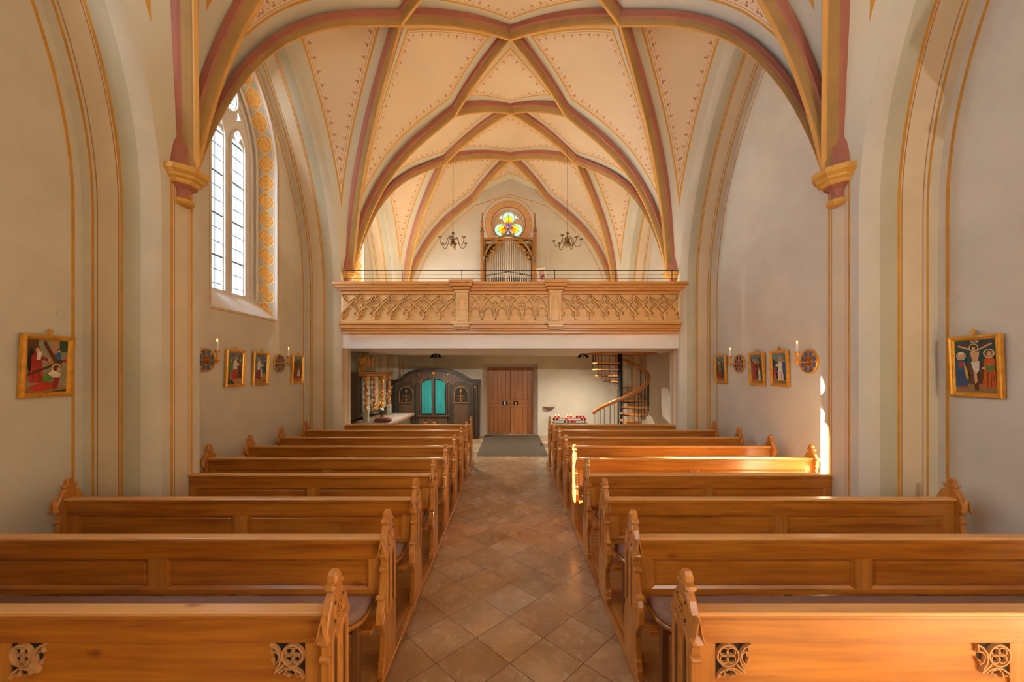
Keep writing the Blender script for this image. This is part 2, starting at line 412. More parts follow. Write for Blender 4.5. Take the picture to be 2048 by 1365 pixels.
    def prism(s, poly, mp, d0, d1, mat, side=None, bev=0.0):
        """poly: 2-D outline (ccw), mp(u, v, d) -> xyz"""
        n = len(poly); side = side or mat
        A = [mp(u, v, d0) for u, v in poly]; Bp = [mp(u, v, d1) for u, v in poly]
        if bev:
            ins = inset(poly, bev); sg = 1 if d1 > d0 else -1
            rows = [[mp(u, v, d0) for u, v in ins], [mp(u, v, d0 + sg * bev) for u, v in poly], [mp(u, v, d1 - sg * bev) for u, v in poly], [mp(u, v, d1) for u, v in ins]]
            s.grid(rows, side, False, True); s.face(rows[0][::-1], mat); s.face(rows[-1], mat)
        else:
            s.grid([A, Bp], side, False, True); s.face(A[::-1], mat); s.face(Bp, mat)
    def ribbon(s, pts, wid, d0, d1, mp, mat, closed=False, ridge=0.0):
        """flat moulding following a 2-D curve, width wid, from depth d0 out to d1, with a ridge"""
        N = len(pts); rows = []
        for i in range(N + (1 if closed else 0)):
            p = pts[i % N]
            a = pts[(i - 1) % N] if (closed or i > 0) else p
            b = pts[(i + 1) % N] if (closed or i < N - 1) else p
            dx, dy = b[0] - a[0], b[1] - a[1]; L = math.hypot(dx, dy) or 1
            nx, ny = -dy / L * wid / 2, dx / L * wid / 2
            rows.append([mp(p[0] + nx, p[1] + ny, d0), mp(p[0] + nx * .55, p[1] + ny * .55, d1), mp(p[0] - nx * .55, p[1] - ny * .55, d1), mp(p[0] - nx, p[1] - ny, d0)])
        s.grid(rows, mat, False)
        if not closed:
            s.face(rows[0], mat); s.face(rows[-1][::-1], mat)
    def sphere(s, c, r, mat, n=12, sx=1, sy=1, sz=1):
        rows = []
        for i in range(n // 2 + 1):
            t = math.pi * i / (n // 2)
            rows.append([(c[0] + sx * r * math.sin(t) * math.cos(2 * math.pi * k / n), c[1] + sy * r * math.sin(t) * math.sin(2 * math.pi * k / n), c[2] + sz * r * math.cos(t)) for k in range(n)])
        s.grid(rows, mat, True, True)
    def build(s, name, parent=None, attrs=None):
        me = bpy.data.meshes.new(name)
        me.from_pydata(s.v, [], s.f)
        for m in s.mats: me.materials.append(m)
        me.polygons.foreach_set('material_index', s.mi); me.polygons.foreach_set('use_smooth', s.sm)
        if attrs:
            for an, data in attrs.items():
                at = me.attributes.new(an, 'FLOAT_COLOR' if len(data[0]) == 4 else 'FLOAT_VECTOR', 'POINT')
                flat = [x for d in data for x in d]
                at.data.foreach_set('color' if len(data[0]) == 4 else 'vector', flat)
        me.validate(); me.update()
        o = bpy.data.objects.new(name, me); C.objects.link(o)
        if parent: o.parent = parent
        return o
def inset(poly, d):
    n = len(poly); A = sum(poly[i][0] * poly[(i + 1) % n][1] - poly[(i + 1) % n][0] * poly[i][1] for i in range(n))
    sg = 1 if A > 0 else -1; out = []
    for i in range(n):
        p0, p1, p2 = poly[i - 1], poly[i], poly[(i + 1) % n]
        def nm(a, b):
            dx, dy = b[0] - a[0], b[1] - a[1]; L = math.hypot(dx, dy) or 1
            return (-dy / L * sg, dx / L * sg)
        a, b = nm(p0, p1), nm(p1, p2); k = 1 + a[0] * b[0] + a[1] * b[1]
        k = max(k, 0.5)
        out.append((p1[0] + (a[0] + b[0]) / k * d, p1[1] + (a[1] + b[1]) / k * d))
    return out
XZ = lambda y0: (lambda u, v, d: (u, y0 + d, v))      # face plane, depth grows with +Y
def smooth(P, m=4):
    P = [Vector(p) for p in P]; out = []
    for i in range(len(P) - 1):
        p0, p1, p2, p3 = P[max(0, i - 1)], P[i], P[i + 1], P[min(len(P) - 1, i + 2)]
        for k in range(m):
            t = k / m; out.append(.5 * ((2 * p1) + (p2 - p0) * t + (2 * p0 - 5 * p1 + 4 * p2 - p3) * t * t + (3 * p1 - p0 - 3 * p2 + p3) * t ** 3))
    return [tuple(p) for p in out] + [tuple(P[-1])]
def circ(cx, cy, r, n=20, a0=0, a1=360):
    full = abs(a1 - a0) == 360
    return [(cx + r * math.cos(math.radians(a0 + (a1 - a0) * k / (n if full else n - 1))), cy + r * math.sin(math.radians(a0 + (a1 - a0) * k / (n if full else n - 1)))) for k in range(n)]
def tag(o, label=None, cat=None, group=None, kind=None):
    if label: o['label'] = label
    if cat: o['category'] = cat
    if group: o['group'] = group
    if kind: o['kind'] = kind
    return o
def thing(name, label, cat, loc=(0, 0, 0), rz=0, group=None):
    o = bpy.data.objects.new(name, None); C.objects.link(o); o.location = loc; o.rotation_euler = (0, 0, rz); o.empty_display_size = .1
    return tag(o, label, cat, group)
def struct(o): o['kind'] = 'structure'; return o
def copy_tree(o, parent=None):
    c = o.copy(); C.objects.link(c); c.parent = parent
    for ch in list(o.children): copy_tree(ch, c)
    return c

# ================================================================== curve plate with holes
def holed(outer, holes, t, place, mat, name, parent=None, bev=0.0, mb=None):
    """flat plate with holes. place: Matrix taking (u, v, depth) to the world. Returns the object, or adds to mb."""
    cu = bpy.data.curves.new('plate', 'CURVE'); cu.dimensions = '2D'; cu.fill_mode = 'BOTH'
    cu.extrude = max(t / 2 - bev, 0.0001); cu.bevel_depth = bev; cu.bevel_resolution = 0; cu.offset = -bev if bev else 0
    for poly in [outer] + holes:
        sp = cu.splines.new('POLY'); sp.points.add(len(poly) - 1)
        for i, (u, v) in enumerate(poly): sp.points[i].co = (u, v, 0, 1)
        sp.use_cyclic_u = True
    ob = bpy.data.objects.new('plate', cu); C.objects.link(ob)
    dg = bpy.context.evaluated_depsgraph_get()
    me = bpy.data.meshes.new_from_object(ob.evaluated_get(dg))
    bpy.data.objects.remove(ob); bpy.data.curves.remove(cu)
    me.transform(place)
    if mb is not None:
        i0 = len(mb.v); mb.v += [tuple(v.co) for v in me.vertices]; k = mb.m(mat)
        for p in me.polygons:
            mb.f.append([i0 + i for i in p.vertices]); mb.mi.append(k); mb.sm.append(False)
        bpy.data.meshes.remove(me); return None
    me.materials.clear(); me.materials.append(M[mat] if isinstance(mat, str) else mat)
    me.name = name
    o = bpy.data.objects.new(name, me); C.objects.link(o)
    if parent: o.parent = parent
    return o
PL_XZ = lambda y: Matrix(((1, 0, 0, 0), (0, 0, 1, y), (0, 1, 0, 0), (0, 0, 0, 1)))      # (u,v,d)->(u, y+d, v)
PL_YZ = lambda x: Matrix(((0, 0, 1, x), (1, 0, 0, 0), (0, 1, 0, 0), (0, 0, 0, 1)))      # (u,v,d)->(x+d, u, v)

# ================================================================== side walls
WX, SX, FX = 1.02, 0.88, 0.853
A0, R0, H0 = 0.417, 1.17, 0.38
def bp(X, Y, h, s=1): return (s * X * B, Y * B, HC + h * B)
FLOOR_H = -HC / B
def arch_path(c, sg, e, n=22, hmin=FLOOR_H):
    """(Y, h) along one half of a wall arch"""
    out = [(c + sg * (A0 + e), hmin + (H0 - hmin) * k / 3) for k in range(3)]
    tm = math.acos((R0 - A0) / (R0 + e))
    out += [(c - sg * (R0 - A0) + sg * (R0 + e) * math.cos(tm * k / n), H0 + (R0 + e) * math.sin(tm * k / n)) for k in range(n + 1)]
    return out
PROF = [(1.02, 0, 'greygreen'), (.997, 0, 'gold_line'), (.991, 0, 'greygreen'), (.9845, 0, 'thin_line'), (.9818, 0, 'beige'), (.934, 0, 'thin_line'),
        (.9313, 0, 'beige'), (.929, 0, 'gold_line'), (.9218, 0, 'greydark'), (.88, 0, 'greygreen'), (.853, .0255, None)]
WIN = dict(hw=.185, b=.2285, sp=.88, R=.42)
WIN_I = dict(hw=.165, b=.305, sp=.88, R=.40)
def win_outline(c, w, n=14, off=0.0):
    """outline (Y, h) from bottom left up over the apex to bottom right"""
    hw, b, sp, R = w['hw'] + off, w['b'] - off, w['sp'], w['R'] + off
    tm = math.acos((R - hw) / R); m = 24
    L = [(c - hw, b + (sp - b) * k / m) for k in range(m)]
    a = [(c + (R - hw) - R * math.cos(tm * k / n), sp + R * math.sin(tm * k / n)) for k in range(n + 1)]
    r = [(2 * c - y, h) for y, h in a[::-1][1:]] + [(2 * c - y, h) for y, h in L[::-1]]
    return L + a + r
def side_wall(s, name, windows):
    mb = MB()
    TOP = 1.80  # wall tops carried up unseen past the vault to block sun
    for k in (-1, 0, 1, 2):
        c = k + .5
        # flat wall with or without a window
        if k in windows:
            y0, y1 = c - .46, c + .46; o = win_outline(c, WIN)
            mb.face([bp(WX, y0, FLOOR_H, s), bp(WX, y1, FLOOR_H, s), bp(WX, y1, WIN['b'], s), bp(WX, y0, WIN['b'], s)], 'wall')
            mb.face([bp(WX, y0, WIN['b'], s), bp(WX, c - WIN['hw'], WIN['b'], s), bp(WX, c - WIN['hw'], TOP, s), bp(WX, y0, TOP, s)], 'wall')
            mb.face([bp(WX, y1, WIN['b'], s), bp(WX, c + WIN['hw'], WIN['b'], s), bp(WX, c + WIN['hw'], TOP, s), bp(WX, y1, TOP, s)], 'wall')
            ar = [p for p in o if p[1] >= WIN['sp'] - 1e-6]
            for a, b_ in zip(ar[:-1], ar[1:]):
                mb.face([bp(WX, a[0], a[1], s), bp(WX, b_[0], b_[1], s), bp(WX, b_[0], TOP, s), bp(WX, a[0], TOP, s)], 'wall')
            ln = win_outline(c, WIN, off=.009); x0 = WX - .0006
            mb.ribbon([(p[0] * B, HC + p[1] * B) for p in ln], .016, 0, .001, lambda u, v, d: (s * (x0 * B - d), u, v), 'gold_line', closed=True)
        else:
            mb.face([bp(WX, c - .46, FLOOR_H, s), bp(WX, c + .46, FLOOR_H, s), bp(WX, c + .46, TOP, s), bp(WX, c - .46, TOP, s)], 'wall')
        for sg in (-1, 1):
            paths = [arch_path(c, sg, e) for _, e, _ in PROF]
            rows = [[bp(X, *q, s) for q in p] for (X, e, _), p in zip(PROF, paths)]
            mb.grid(rows, None, True, matf=lambda a, b_: PROF[a][2])
            fl = [[bp(.8545, *q, s) for q in arch_path(c, sg, e)[2:]] for e in (.0250, .060)]
            mb.grid(fl, 'greygreen', True)
            ln = [(y * B, HC + h * B) for y, h in arch_path(c, sg, -.019)]
            mb.ribbon(ln, .03, 0, .002, lambda u, v, d: (s * (WX * B - .001 - d), u, v), 'gold_line')
            # pilaster face towards the nave
            ys = [.4425, .4665, .4735, .4775, .4795, .5]
            ap_ = [q for q in arch_path(c, sg, .0255, 60) if H0 - 1e-6 <= q[1] < .57]
            mb.grid([[bp(FX, *q, s) for q in ap_], [bp(FX, c + sg * .4425, q[1], s) for q in ap_]], 'greygreen', False)
            for (u0, u1, m) in zip(ys[:-1], ys[1:], ['greygreen', 'gold_line', 'beige', 'thin_line', 'beige']):
                mb.face([bp(FX, c + sg * u0, FLOOR_H, s), bp(FX, c + sg * u1, FLOOR_H, s), bp(FX, c + sg * u1, .56, s), bp(FX, c + sg * u0, .56, s)], m)
    return struct(mb.build(name))
wall_l = side_wall(-1, 'wall_left', (-1, 0, 1, 2))
wall_r = side_wall(1, 'wall_right', ())

# windows
def lancet(c, hw, b, sp, R, cusps=True):
    o = [(c - hw, b)]
    if not cusps:
        tm = math.acos((R - hw) / R)
        a = [(c + (R - hw) - R * math.cos(tm * k / 8), sp + R * math.sin(tm * k / 8)) for k in range(9)]
        return [(c - hw, b)] + a + [(2 * c - y, h) for y, h in a[::-1][1:]] + [(c + hw, b)]
    pts = [(c - hw, b), (c - hw, sp)]
    # trefoil head: side lobe, cusp, top lobe
    r1 = hw * .62
    for k in range(7):
        t = math.radians(180 - 100 * k / 6); pts.append((c - hw + r1 + r1 * math.cos(t), sp + r1 * .9 * math.sin(t) + hw * .25))
    for k in range(1, 8):
        t = math.radians(170 - 80 * k / 7); pts.append((c + hw * .62 * math.cos(t) * (1 - .1 * k / 7), sp + hw * 1.15 + hw * 1.15 * math.sin(t)))
    return pts + [(2 * c - y, h) for y, h in pts[::-1][1:]]
def window(k, s, name):
    c = k + .5
    mb = MB(); st = []
    o, i = win_outline(c, WIN), win_outline(c, WIN_I)
    XI = 1.105
    n = len(o)
    acc = [0]
    for a, b_ in zip(o[:-1], o[1:]): acc.append(acc[-1] + math.hypot(a[0] - b_[0], a[1] - b_[1]) * B)
    def P(j, t): return bp(WX + (XI - WX) * t, o[j][0] + (i[j][0] - o[j][0]) * t, o[j][1] + (i[j][1] - o[j][1]) * t, s)
    for (t0, t1, m) in ((0, .12, 'white'), (.12, .86, 'frieze'), (.86, 1, 'white')):
        mb.grid([[P(j, t0) for j in range(n)], [P(j, t1) for j in range(n)]], m, True)
        for q in (0.0, 1.0): st += [(acc[j] + .17, q, 0) for j in range(n)]
    mb.face([P(0, 0), P(n - 1, 0), P(n - 1, 1), P(0, 1)], 'white'); st += [(0, 0, 0)] * 4
    root = struct(mb.build(name, attrs={'st': st}))
    # stone tracery
    sc_ = lambda pts: [(y * B, HC + h * B) for y, h in pts]
    holes = [sc_(lancet(c - .0555, .033, .315, .905, .07)), sc_(lancet(c + .0555, .033, .315, .905, .07)), sc_(circ(c, 1.085, .050, 24)),
             sc_([(c - .075, 1.03), (c - .055, 1.015), (c - .062, 1.06)]), sc_([(c + .075, 1.03), (c + .055, 1.015), (c + .062, 1.06)])]
    outer = sc_(win_outline(c, dict(hw=.168, b=.300, sp=.88, R=.403)))
    holed(outer, holes, .03, PL_YZ(s * 1.1065 * B), 'white', 'tracery', root, .006)
    fr = MB()
    for cc in (-.0555, .0555):
        fr.tube([bp(1.100, *q, s) for q in lancet(c + cc, .041, .315, .905, .09, False)], .02, 'white', 6)
    fr.tube([bp(1.100, *q, s) for q in circ(c, 1.085, .058, 28)], .022, 'white', 6, closed=True)
    for rr, xx in ((.160, 1.092), (.135, 1.1)):
        fr.tube([bp(xx, *q, s) for q in win_outline(c, dict(hw=rr, b=.31, sp=.88, R=.40 - (.165 - rr)))], .024, 'white', 6)
    fr.build('moulding', root)
    g = MB(); x = s * 1.1072 * B
    g.face([(x, (c - .12) * B, HC + .29 * B), (x, (c + .12) * B, HC + .29 * B), (x, (c + .12) * B, HC + 1.16 * B), (x, (c - .12) * B, HC + 1.16 * B)], 'glass')
    g.build('pane', root)
    ld = MB(); xl = s * 1.1055 * B
    for cc in (-.0555, .0555):
        for yy in (-.006,): ld.box(xl - .005, xl + .005, (c + cc + yy) * B - .005, (c + cc + yy) * B + .005, HC + .30 * B, HC + 1.0 * B, 'lead')
        h = .335; q = 0
        while h < 1.0:
            w_ = .013 if q % 3 == 2 else .005
            ld.box(xl - .006, xl + .006, (c + cc - .036) * B, (c + cc + .036) * B, HC + h * B - w_, HC + h * B + w_, 'lead')
            h += .0525; q += 1
    for a in (-1, 0, 1):
        ld.box(xl - .004, xl + .004, (c + a * .02) * B - .005, (c + a * .02) * B + .005, HC + 1.035 * B, HC + 1.135 * B, 'lead')
        ld.box(xl - .004, xl + .004, (c - .05) * B, (c + .05) * B, HC + (1.085 + a * .02) * B - .005, HC + (1.085 + a * .02) * B + .005, 'lead')
    ld.build('lead_came', root)
    return root
window(0, -1, 'window_1'); window(1, -1, 'window_2'); window(2, -1, 'window_3'); window(-1, -1, 'window_4')

# ================================================================== vault
def rise(u):
    w_ = math.sqrt(max(u, 0)); return .03276975 * w_ + 3.68517779 * w_ ** 2 - 4.54465441 * w_ ** 3 + 1.82670687 * w_ ** 4
def arc3(S, N, n=18):
    """rib curve rising steeply at the corbel S and flattening towards the node N, in the vertical plane through both"""
    return [tuple(S[i] + (N[i] - S[i]) * (u if i < 2 else rise(u)) for i in range(3)) for u in [(k / n) ** 1.8 for k in range(n + 1)]]
def bow(Aa, Bb, bulge, n=10):
    return [tuple(Aa[i] + (Bb[i] - Aa[i]) * k / n + (bulge * 4 * (k / n) * (1 - k / n) if i == 2 else 0) for i in range(3)) for k in range(n + 1)]
UP = .056
SP_N, SP_T = (.812, .505), (.853, .505)
def PN(s, y): return (s * SP_N[0], y, SP_N[1])
def PT(s, y): return (s * SP_T[0], y, SP_T[1])
N1 = lambda s, c, t=0: (s * (.427 + .004 * t), c, 1.346 + UP * t)
N2 = lambda s, y, t=0: (s * (.288 + .004 * t), y, 1.325 + UP * t)
AN = lambda y, t=0: (0, y, 1.508 + UP * t)
def curves(kind, s, *a):
    """nose curve and top curve of one rib"""
    if kind == 'PN1': p, c = a; return arc3(PN(s, p), N1(s, c)), arc3(PT(s, p), N1(s, c, 1))
    if kind == 'PN2': p, = a; return arc3(PN(s, p), N2(s, p)), arc3(PT(s, p), N2(s, p, 1))
    if kind == 'N1A': c, y = a; return bow(N1(s, c), AN(y), .024), bow(N1(s, c, 1), AN(y, 1), .024)
    if kind == 'N2A': p, y = a; return bow(N2(s, p), AN(y), .018), bow(N2(s, p, 1), AN(y, 1), .018)
ribn = [10]
def rib(kind, s, *a):
    nose, top = curves(kind, s, *a)
    mb = MB(); rows = []
    dx, dy = nose[-1][0] - nose[0][0], nose[-1][1] - nose[0][1]; L = math.hypot(dx, dy); nx, ny = -dy / L, dx / L
    PRO = [(1.02, .0215), (.58, .0205), (.50, .0150), (.30, .0120), (.12, .0080), (.08, .0048), (0, .0042)]
    prof = PRO + [(f, -w_) for f, w_ in PRO[::-1]]
    for p, q in zip(nose, top):
        p, q = Vector(p), Vector(q)
        rows.append([bp(*(p + (q - p) * f + Vector((nx, ny, 0)) * w_)) for f, w_ in prof])
    mats = ['rib_pink', 'rib_pink', 'rib_brown', 'rib_brown', 'rib_brown', 'rib_gold', 'rib_gold', 'rib_gold', 'rib_brown', 'rib_brown', 'rib_brown', 'rib_pink', 'rib_pink']
    def mf(r, c):
        m = mats[c]
        return m
    mb.grid(rows, None, False, matf=mf)
    mb.face(rows[0], 'rib_pink')
    ribn[0] += 1
    return struct(mb.build('trim_%d' % ribn[0]))
for s in (-1, 1):
    for p in (-1, 0, 1, 2, 3):
        rib('PN2', s, p)
        if p < 3: rib('PN1', s, p, p + .5); rib('N2A', s, p, p + .25)
        if p > -1: rib('PN1', s, p, p - .5); rib('N2A', s, p, p - .25)
    for k in (-1, 0, 1, 2):
        rib('N1A', s, k + .5, k + .25); rib('N1A', s, k + .5, k + .75)
# cells
def resample(pts, n):
    P = [Vector(p) for p in pts]; L = [0]
    for a, b_ in zip(P[:-1], P[1:]): L.append(L[-1] + (b_ - a).length)
    out = []; j = 0
    for k in range(n + 1):
        t = L[-1] * k / n
        while j < len(L) - 2 and L[j + 1] < t: j += 1
        f = (t - L[j]) / ((L[j + 1] - L[j]) or 1); out.append(P[j].lerp(P[j + 1], min(1, max(0, f))))
    return out
import numpy as np
def edge_dist(V, poly):
    P = np.array([tuple(p) for p in resample(poly, 60)]) * B; V = np.asarray(V) * B
    a = P[:-1][None]; d = (P[1:] - P[:-1])[None]; t = ((V[:, None] - a) * d).sum(2) / ((d * d).sum(2) + 1e-12); t = np.clip(t, 0, 1)
    q = a + d * t[..., None]; D = np.linalg.norm(V[:, None] - q, axis=2); j = D.argmin(1); r = np.arange(len(V))
    seg = np.linalg.norm(P[1:] - P[:-1], axis=1); cum = np.concatenate([[0], np.cumsum(seg)])
    tot = cum[-1]; s_ = cum[j] + t[r, j] * seg[j]
    per = .19; m = max(1, round(tot / per)); s_ = s_ * (m * per / tot)
    return D[r, j], s_
ceil = MB(); ED, ES = [], []
def add_cell(rows, edges, off):
    V = [tuple(p) for r in rows for p in r]
    ds = [edge_dist(V, e) for e in edges]
    for i in range(len(V)):
        d = [ds[k][0][i] - off[k] if k < len(edges) else 50 for k in range(4)]; s_ = [ds[k][1][i] if k < len(edges) else 0 for k in range(4)]
        ED.append(tuple(float(x) for x in d)); ES.append(tuple(float(x) for x in s_))
    ceil.grid([[bp(*p) for p in r] for r in rows], 'web', True)
def coons(c0, c1, d0, d1, n=30, m=30):
    c0, c1 = resample(c0, n), resample(c1, n); d0, d1 = resample(d0, m), resample(d1, m)
    rows = []
    for j in range(m + 1):
        v = j / m; r = []
        for i in range(n + 1):
            u = i / n
            p = c0[i] * (1 - v) + c1[i] * v + d0[j] * (1 - u) + d1[j] * u - (c0[0] * (1 - u) * (1 - v) + c0[n] * u * (1 - v) + c1[0] * (1 - u) * v + c1[n] * u * v)
            r.append(p)
        rows.append(r)
    return rows
RO = .075
for s in (-1, 1):
    for k in (-1, 0, 1, 2):
        c = k + .5
        for sg in (-1, 1):
            p = c + sg * .5; a = c + sg * .25
            e1 = curves('PN1', s, p, c)[1]; e2 = curves('N1A', s, c, a)[1]; e3 = curves('PN2', s, p)[1]; e4 = curves('N2A', s, p, a)[1]
            add_cell(coons(e1, e4, e3, e2, 30, 40), [e1, e2, e3, e4], [RO] * 4)
            # lateral cell, one half
            ap = [q for q in arch_path(c, sg, .0255, 60)]
            ap = [q for q in ap if q[1] > .50]
            arch = [(s * FX, y, h) for y, h in ap]
            E1, AR = resample(e1, 36), resample(arch, 36)
            rows = []
            for i in range(37):
                rows.append([E1[i].lerp(AR[i], t / 14) + Vector((0, 0, .03 * math.sin(math.pi * t / 14) * (i / 36) ** 2)) for t in range(15)])
            oth = curves('PN1', s, c - sg * .5, c)[1]
            add_cell(rows, [e1, arch, oth], [RO, -.01, RO])
for k in (-1, 0, 1, 2):
    c = k + .5
    e = [curves('N1A', -1, c, c - .25)[1], curves('N1A', 1, c, c - .25)[1], curves('N1A', -1, c, c + .25)[1], curves('N1A', 1, c, c + .25)[1]]
    # corners: near ridge, left, right, far ridge
    add_cell(coons(e[0][::-1], e[3], e[1][::-1], e[2], 24, 24), e, [RO] * 4)
for p in (0, 1, 2):
    e = [curves('N2A', -1, p, p - .25)[1], curves('N2A', 1, p, p - .25)[1], curves('N2A', -1, p, p + .25)[1], curves('N2A', 1, p, p + .25)[1]]
    add_cell(coons(e[0][::-1], e[3], e[1][::-1], e[2], 24, 24), e, [RO] * 4)
e = [curves('N2A', -1, 3, 2.75)[1], curves('N2A', 1, 3, 2.75)[1]]
top = [tuple(Vector(e[0][0]).lerp(Vector(e[1][0]), t / 24) + Vector((0, 0, (1 - abs(2 * t / 24 - 1)) * .13))) for t in range(25)]
rows = [[Vector(e[0][i]).lerp(Vector(e[1][i]), t / 24) + (Vector(top[t]) - Vector(e[0][0]).lerp(Vector(e[1][0]), t / 24)) * (1 - i / 10) for t in range(25)] for i in range(11)]
add_cell(rows, [e[0], e[1], top], [RO, RO, .05])
ceiling = struct(ceil.build('ceiling', attrs={'ed': ED, 'es': ES}))
# corbels with painted mouldings
def corbel(s, p, n):
    mb = MB()
    prof = [(.0, .431), (.020, .432), (.027, .437), (.027, .444), (.018, .449), (.017, .462), (.021, .472), (.034, .481), (.037, .484), (.040, .490), (.048, .494), (.048, .500), (.058, .507), (.058, .520), (.0, .521)]
    mats = ['gold_m'] * 4 + ['rib_pink'] * 3 + ['gold_m'] * 7
    mb.lathe([(r * B, h * B) for r, h in prof], (s * .853 * B, p * B, HC), 'gold_m', 8, math.pi / 8, 2 * math.pi + math.pi / 8, matf=lambda a, b_: mats[min(a, 13)])
    mb.sm = [False] * len(mb.sm)
    q = MB()
    mb.lathe([(.040 * B, .52 * B), (.039 * B, .58 * B), (.030 * B, .63 * B), (.0, .665 * B)], (s * .858 * B, p * B, HC), 'rib_pink', 8)
    return struct(mb.build('trim_%d' % n))
M['gold_m'] = plain('gilded_moulding', (216, 166, 78), 0.55, 0.1, var=0.12, scale=6)
n = 60
for s in (-1, 1):
    for p in (0, 1, 2, 3): n += 1; corbel(s, p, n)
rf = MB(); rf.face([bp(-1.1, -1.02, 1.80), bp(1.1, -1.02, 1.80), bp(1.1, 3.05, 1.80), bp(-1.1, 3.05, 1.80)], 'plank')
struct(rf.build('roof'))  # flat sheet above the vault, added to stop sun leaking in
# small rope holes in the vault, their shade painted as near-black blobs
for s in (-1, 1):
    for k in (1, 2):
        n += 1; mb = MB()
        mb.sphere(bp(s * .800, k + .53 + .42, .80), .028, 'dark', 10, 1, 1, .6)
        struct(mb.build('trim_%d' % n))

# ================================================================== back wall, floor, gallery slab
D0 = dict(w=.215, t=.0667, wi=.184, ti=.0366, y=3.133)
RX, RZ = px(1017, 448.5, 3.0)
def wpoly(p): return [(a * B, HC + h * B) for a, h in p]
outer = wpoly([(-1.1, FLOOR_H), (-D0['w'], FLOOR_H), (-D0['w'], D0['t']), (D0['w'], D0['t']), (D0['w'], FLOOR_H), (1.1, FLOOR_H), (1.1, 1.82), (-1.1, 1.82)])
wb = MB()
holed(outer, [circ(RX, RZ, .128 * B, 48)], .04, PL_XZ(3 * B + .02), 'wall', 'w', mb=wb)
w_, t_, wi, ti, yy = (D0[k] for k in ('w', 't', 'wi', 'ti', 'y'))
for s in (-1, 1):
    wb.face([bp(s * w_, 3, FLOOR_H), bp(s * wi, yy, FLOOR_H), bp(s * wi, yy, ti), bp(s * w_, 3, t_)], 'wall')
wb.face([bp(-w_, 3, t_), bp(w_, 3, t_), bp(wi, yy, ti), bp(-wi, yy, ti)], 'wall')
mp = lambda u, v, d: (u, 3 * B - .002 - d, v)
# ochre line under the wall rib
for s in (-1, 1):
    nose = curves('PN2', s, 3)[0]
    ln = [(p[0] * B - s * .12, HC + p[2] * B - .05) for p in nose]
    ln += [(s * .262 * B, HC + 1.295 * B), (s * .255 * B, HC + 1.30 * B + .02)] + [(s * (.25 * (1 - t / 6)) * B, HC + (1.31 + .075 * t / 6) * B) for t in range(1, 7)]
    wb.ribbon(ln, .022, 0, .002, mp, 'gold_line')
    a = [(s * .812 * B - s * 0.1 + s * .0, HC + .20 * B), (s * .812 * B - s * .12, HC + .5 * B)]
    wb.ribbon(a, .022, 0, .002, mp, 'gold_line')
    wb.ribbon([(s * .835 * B, 0), (s * .835 * B, HC + .12 * B)], .022, 0, .002, mp, 'gold_line')
# ring around the rose window
wb.ribbon([(RX - .208 * B, RZ - .25 * B)] + circ(RX, RZ, .208 * B, 40, 180, 0) + [(RX + .208 * B, RZ - .25 * B)], .02, 0, .002, mp, 'gold_line')
wf = MB(); wf.face([bp(-1.05, -1, FLOOR_H), bp(1.05, -1, FLOOR_H), bp(1.05, -1, 1.8), bp(-1.05, -1, 1.8)], 'wall'); struct(wf.build('wall_front'))  # unseen wall added to shut sky light out of the open end
wall_b = struct(wb.build('wall_back'))
# floor
mb = MB()
mb.face([bp(-1.05, -1, FLOOR_H), bp(1.05, -1, FLOOR_H), bp(1.05, 3, FLOOR_H), bp(-1.05, 3, FLOOR_H)], 'tiles')
mb.face([bp(-.22, 3, FLOOR_H), bp(.22, 3, FLOOR_H), bp(.22, 3.14, FLOOR_H), bp(-.22, 3.14, FLOOR_H)], 'tiles')
struct(mb.build('floor'))
for s in (-1, 1):
    mb = MB(); mb.box(s * .2085 * B, s * .85 * B, .16 * B, 2.12 * B, 0, .04, 'plank')
    for k in (0, 1):
        mb.box(s * .85 * B, s * 1.018 * B, (k + .085) * B, (k + .915) * B, 0, .04, 'plank')
    struct(mb.build('floor_platform'))
    mb = MB(); mb.box(s * .1985 * B, s * .2085 * B, .16 * B, 2.12 * B, 0, .052, 'kerb', .008)
    mb.box(s * .2087 * B, s * .228 * B, .16 * B, 2.12 * B, .0402, .046, 'kerb')
    struct(mb.build('trim_%d' % (80 + s)))
# gallery slab and the beam under its front
mb = MB()
mb.box(-.853 * B, .853 * B, 1.952 * B, 2.07 * B, HC + .1216 * B, HC + .205 * B, 'white')
mb.box(-1.018 * B, 1.018 * B, 2.07 * B, 2.999 * B, HC + .127 * B, HC + .205 * B, 'white')
struct(mb.build('floor_gallery'))

# ================================================================== pews
def rowY(n): return (.452 + .1945 * (n - 1)) * B
NEAR = [(-.165, .045), (-.165, .10), (-.150, .11), (-.150, .15), (-.132, .165), (-.118, .30), (-.135, .345), (-.172, .385), (-.196, .43), (-.192, .50), (-.165, .55), (-.140, .60), (-.122, .65), (-.104, .72), (-.094, .80), (-.108, .815), (-.108, .835), (-.118, .85), (-.137, .845), (-.122, .872), (-.118, .90), (-.104, .95), (-.078, 1.0), (-.052, 1.028), (-.070, 1.042), (-.066, 1.062), (-.044, 1.07), (-.042, 1.10), (-.030, 1.117)]
TOPR = [(.002, 1.117), (.014, 1.10), (.016, 1.07), (.040, 1.062), (.044, 1.042), (.026, 1.028), (.058, 1.0), (.088, .95), (.104, .90), (.110, .875), (.128, .868), (.124, .84), (.106, .83), (.106, .42), (.125, .36), (.125, .045)]
NEAR_DESK = [(-.125, .045), (-.125, .12), (-.105, .14), (-.105, .80), (-.120, .815), (-.120, .835), (-.128, .85), (-.150, .842), (-.132, .872), (-.122, .90), (-.106, .95), (-.078, 1.0), (-.052, 1.028), (-.070, 1.042), (-.066, 1.062), (-.044, 1.07), (-.042, 1.10), (-.030, 1.117)]
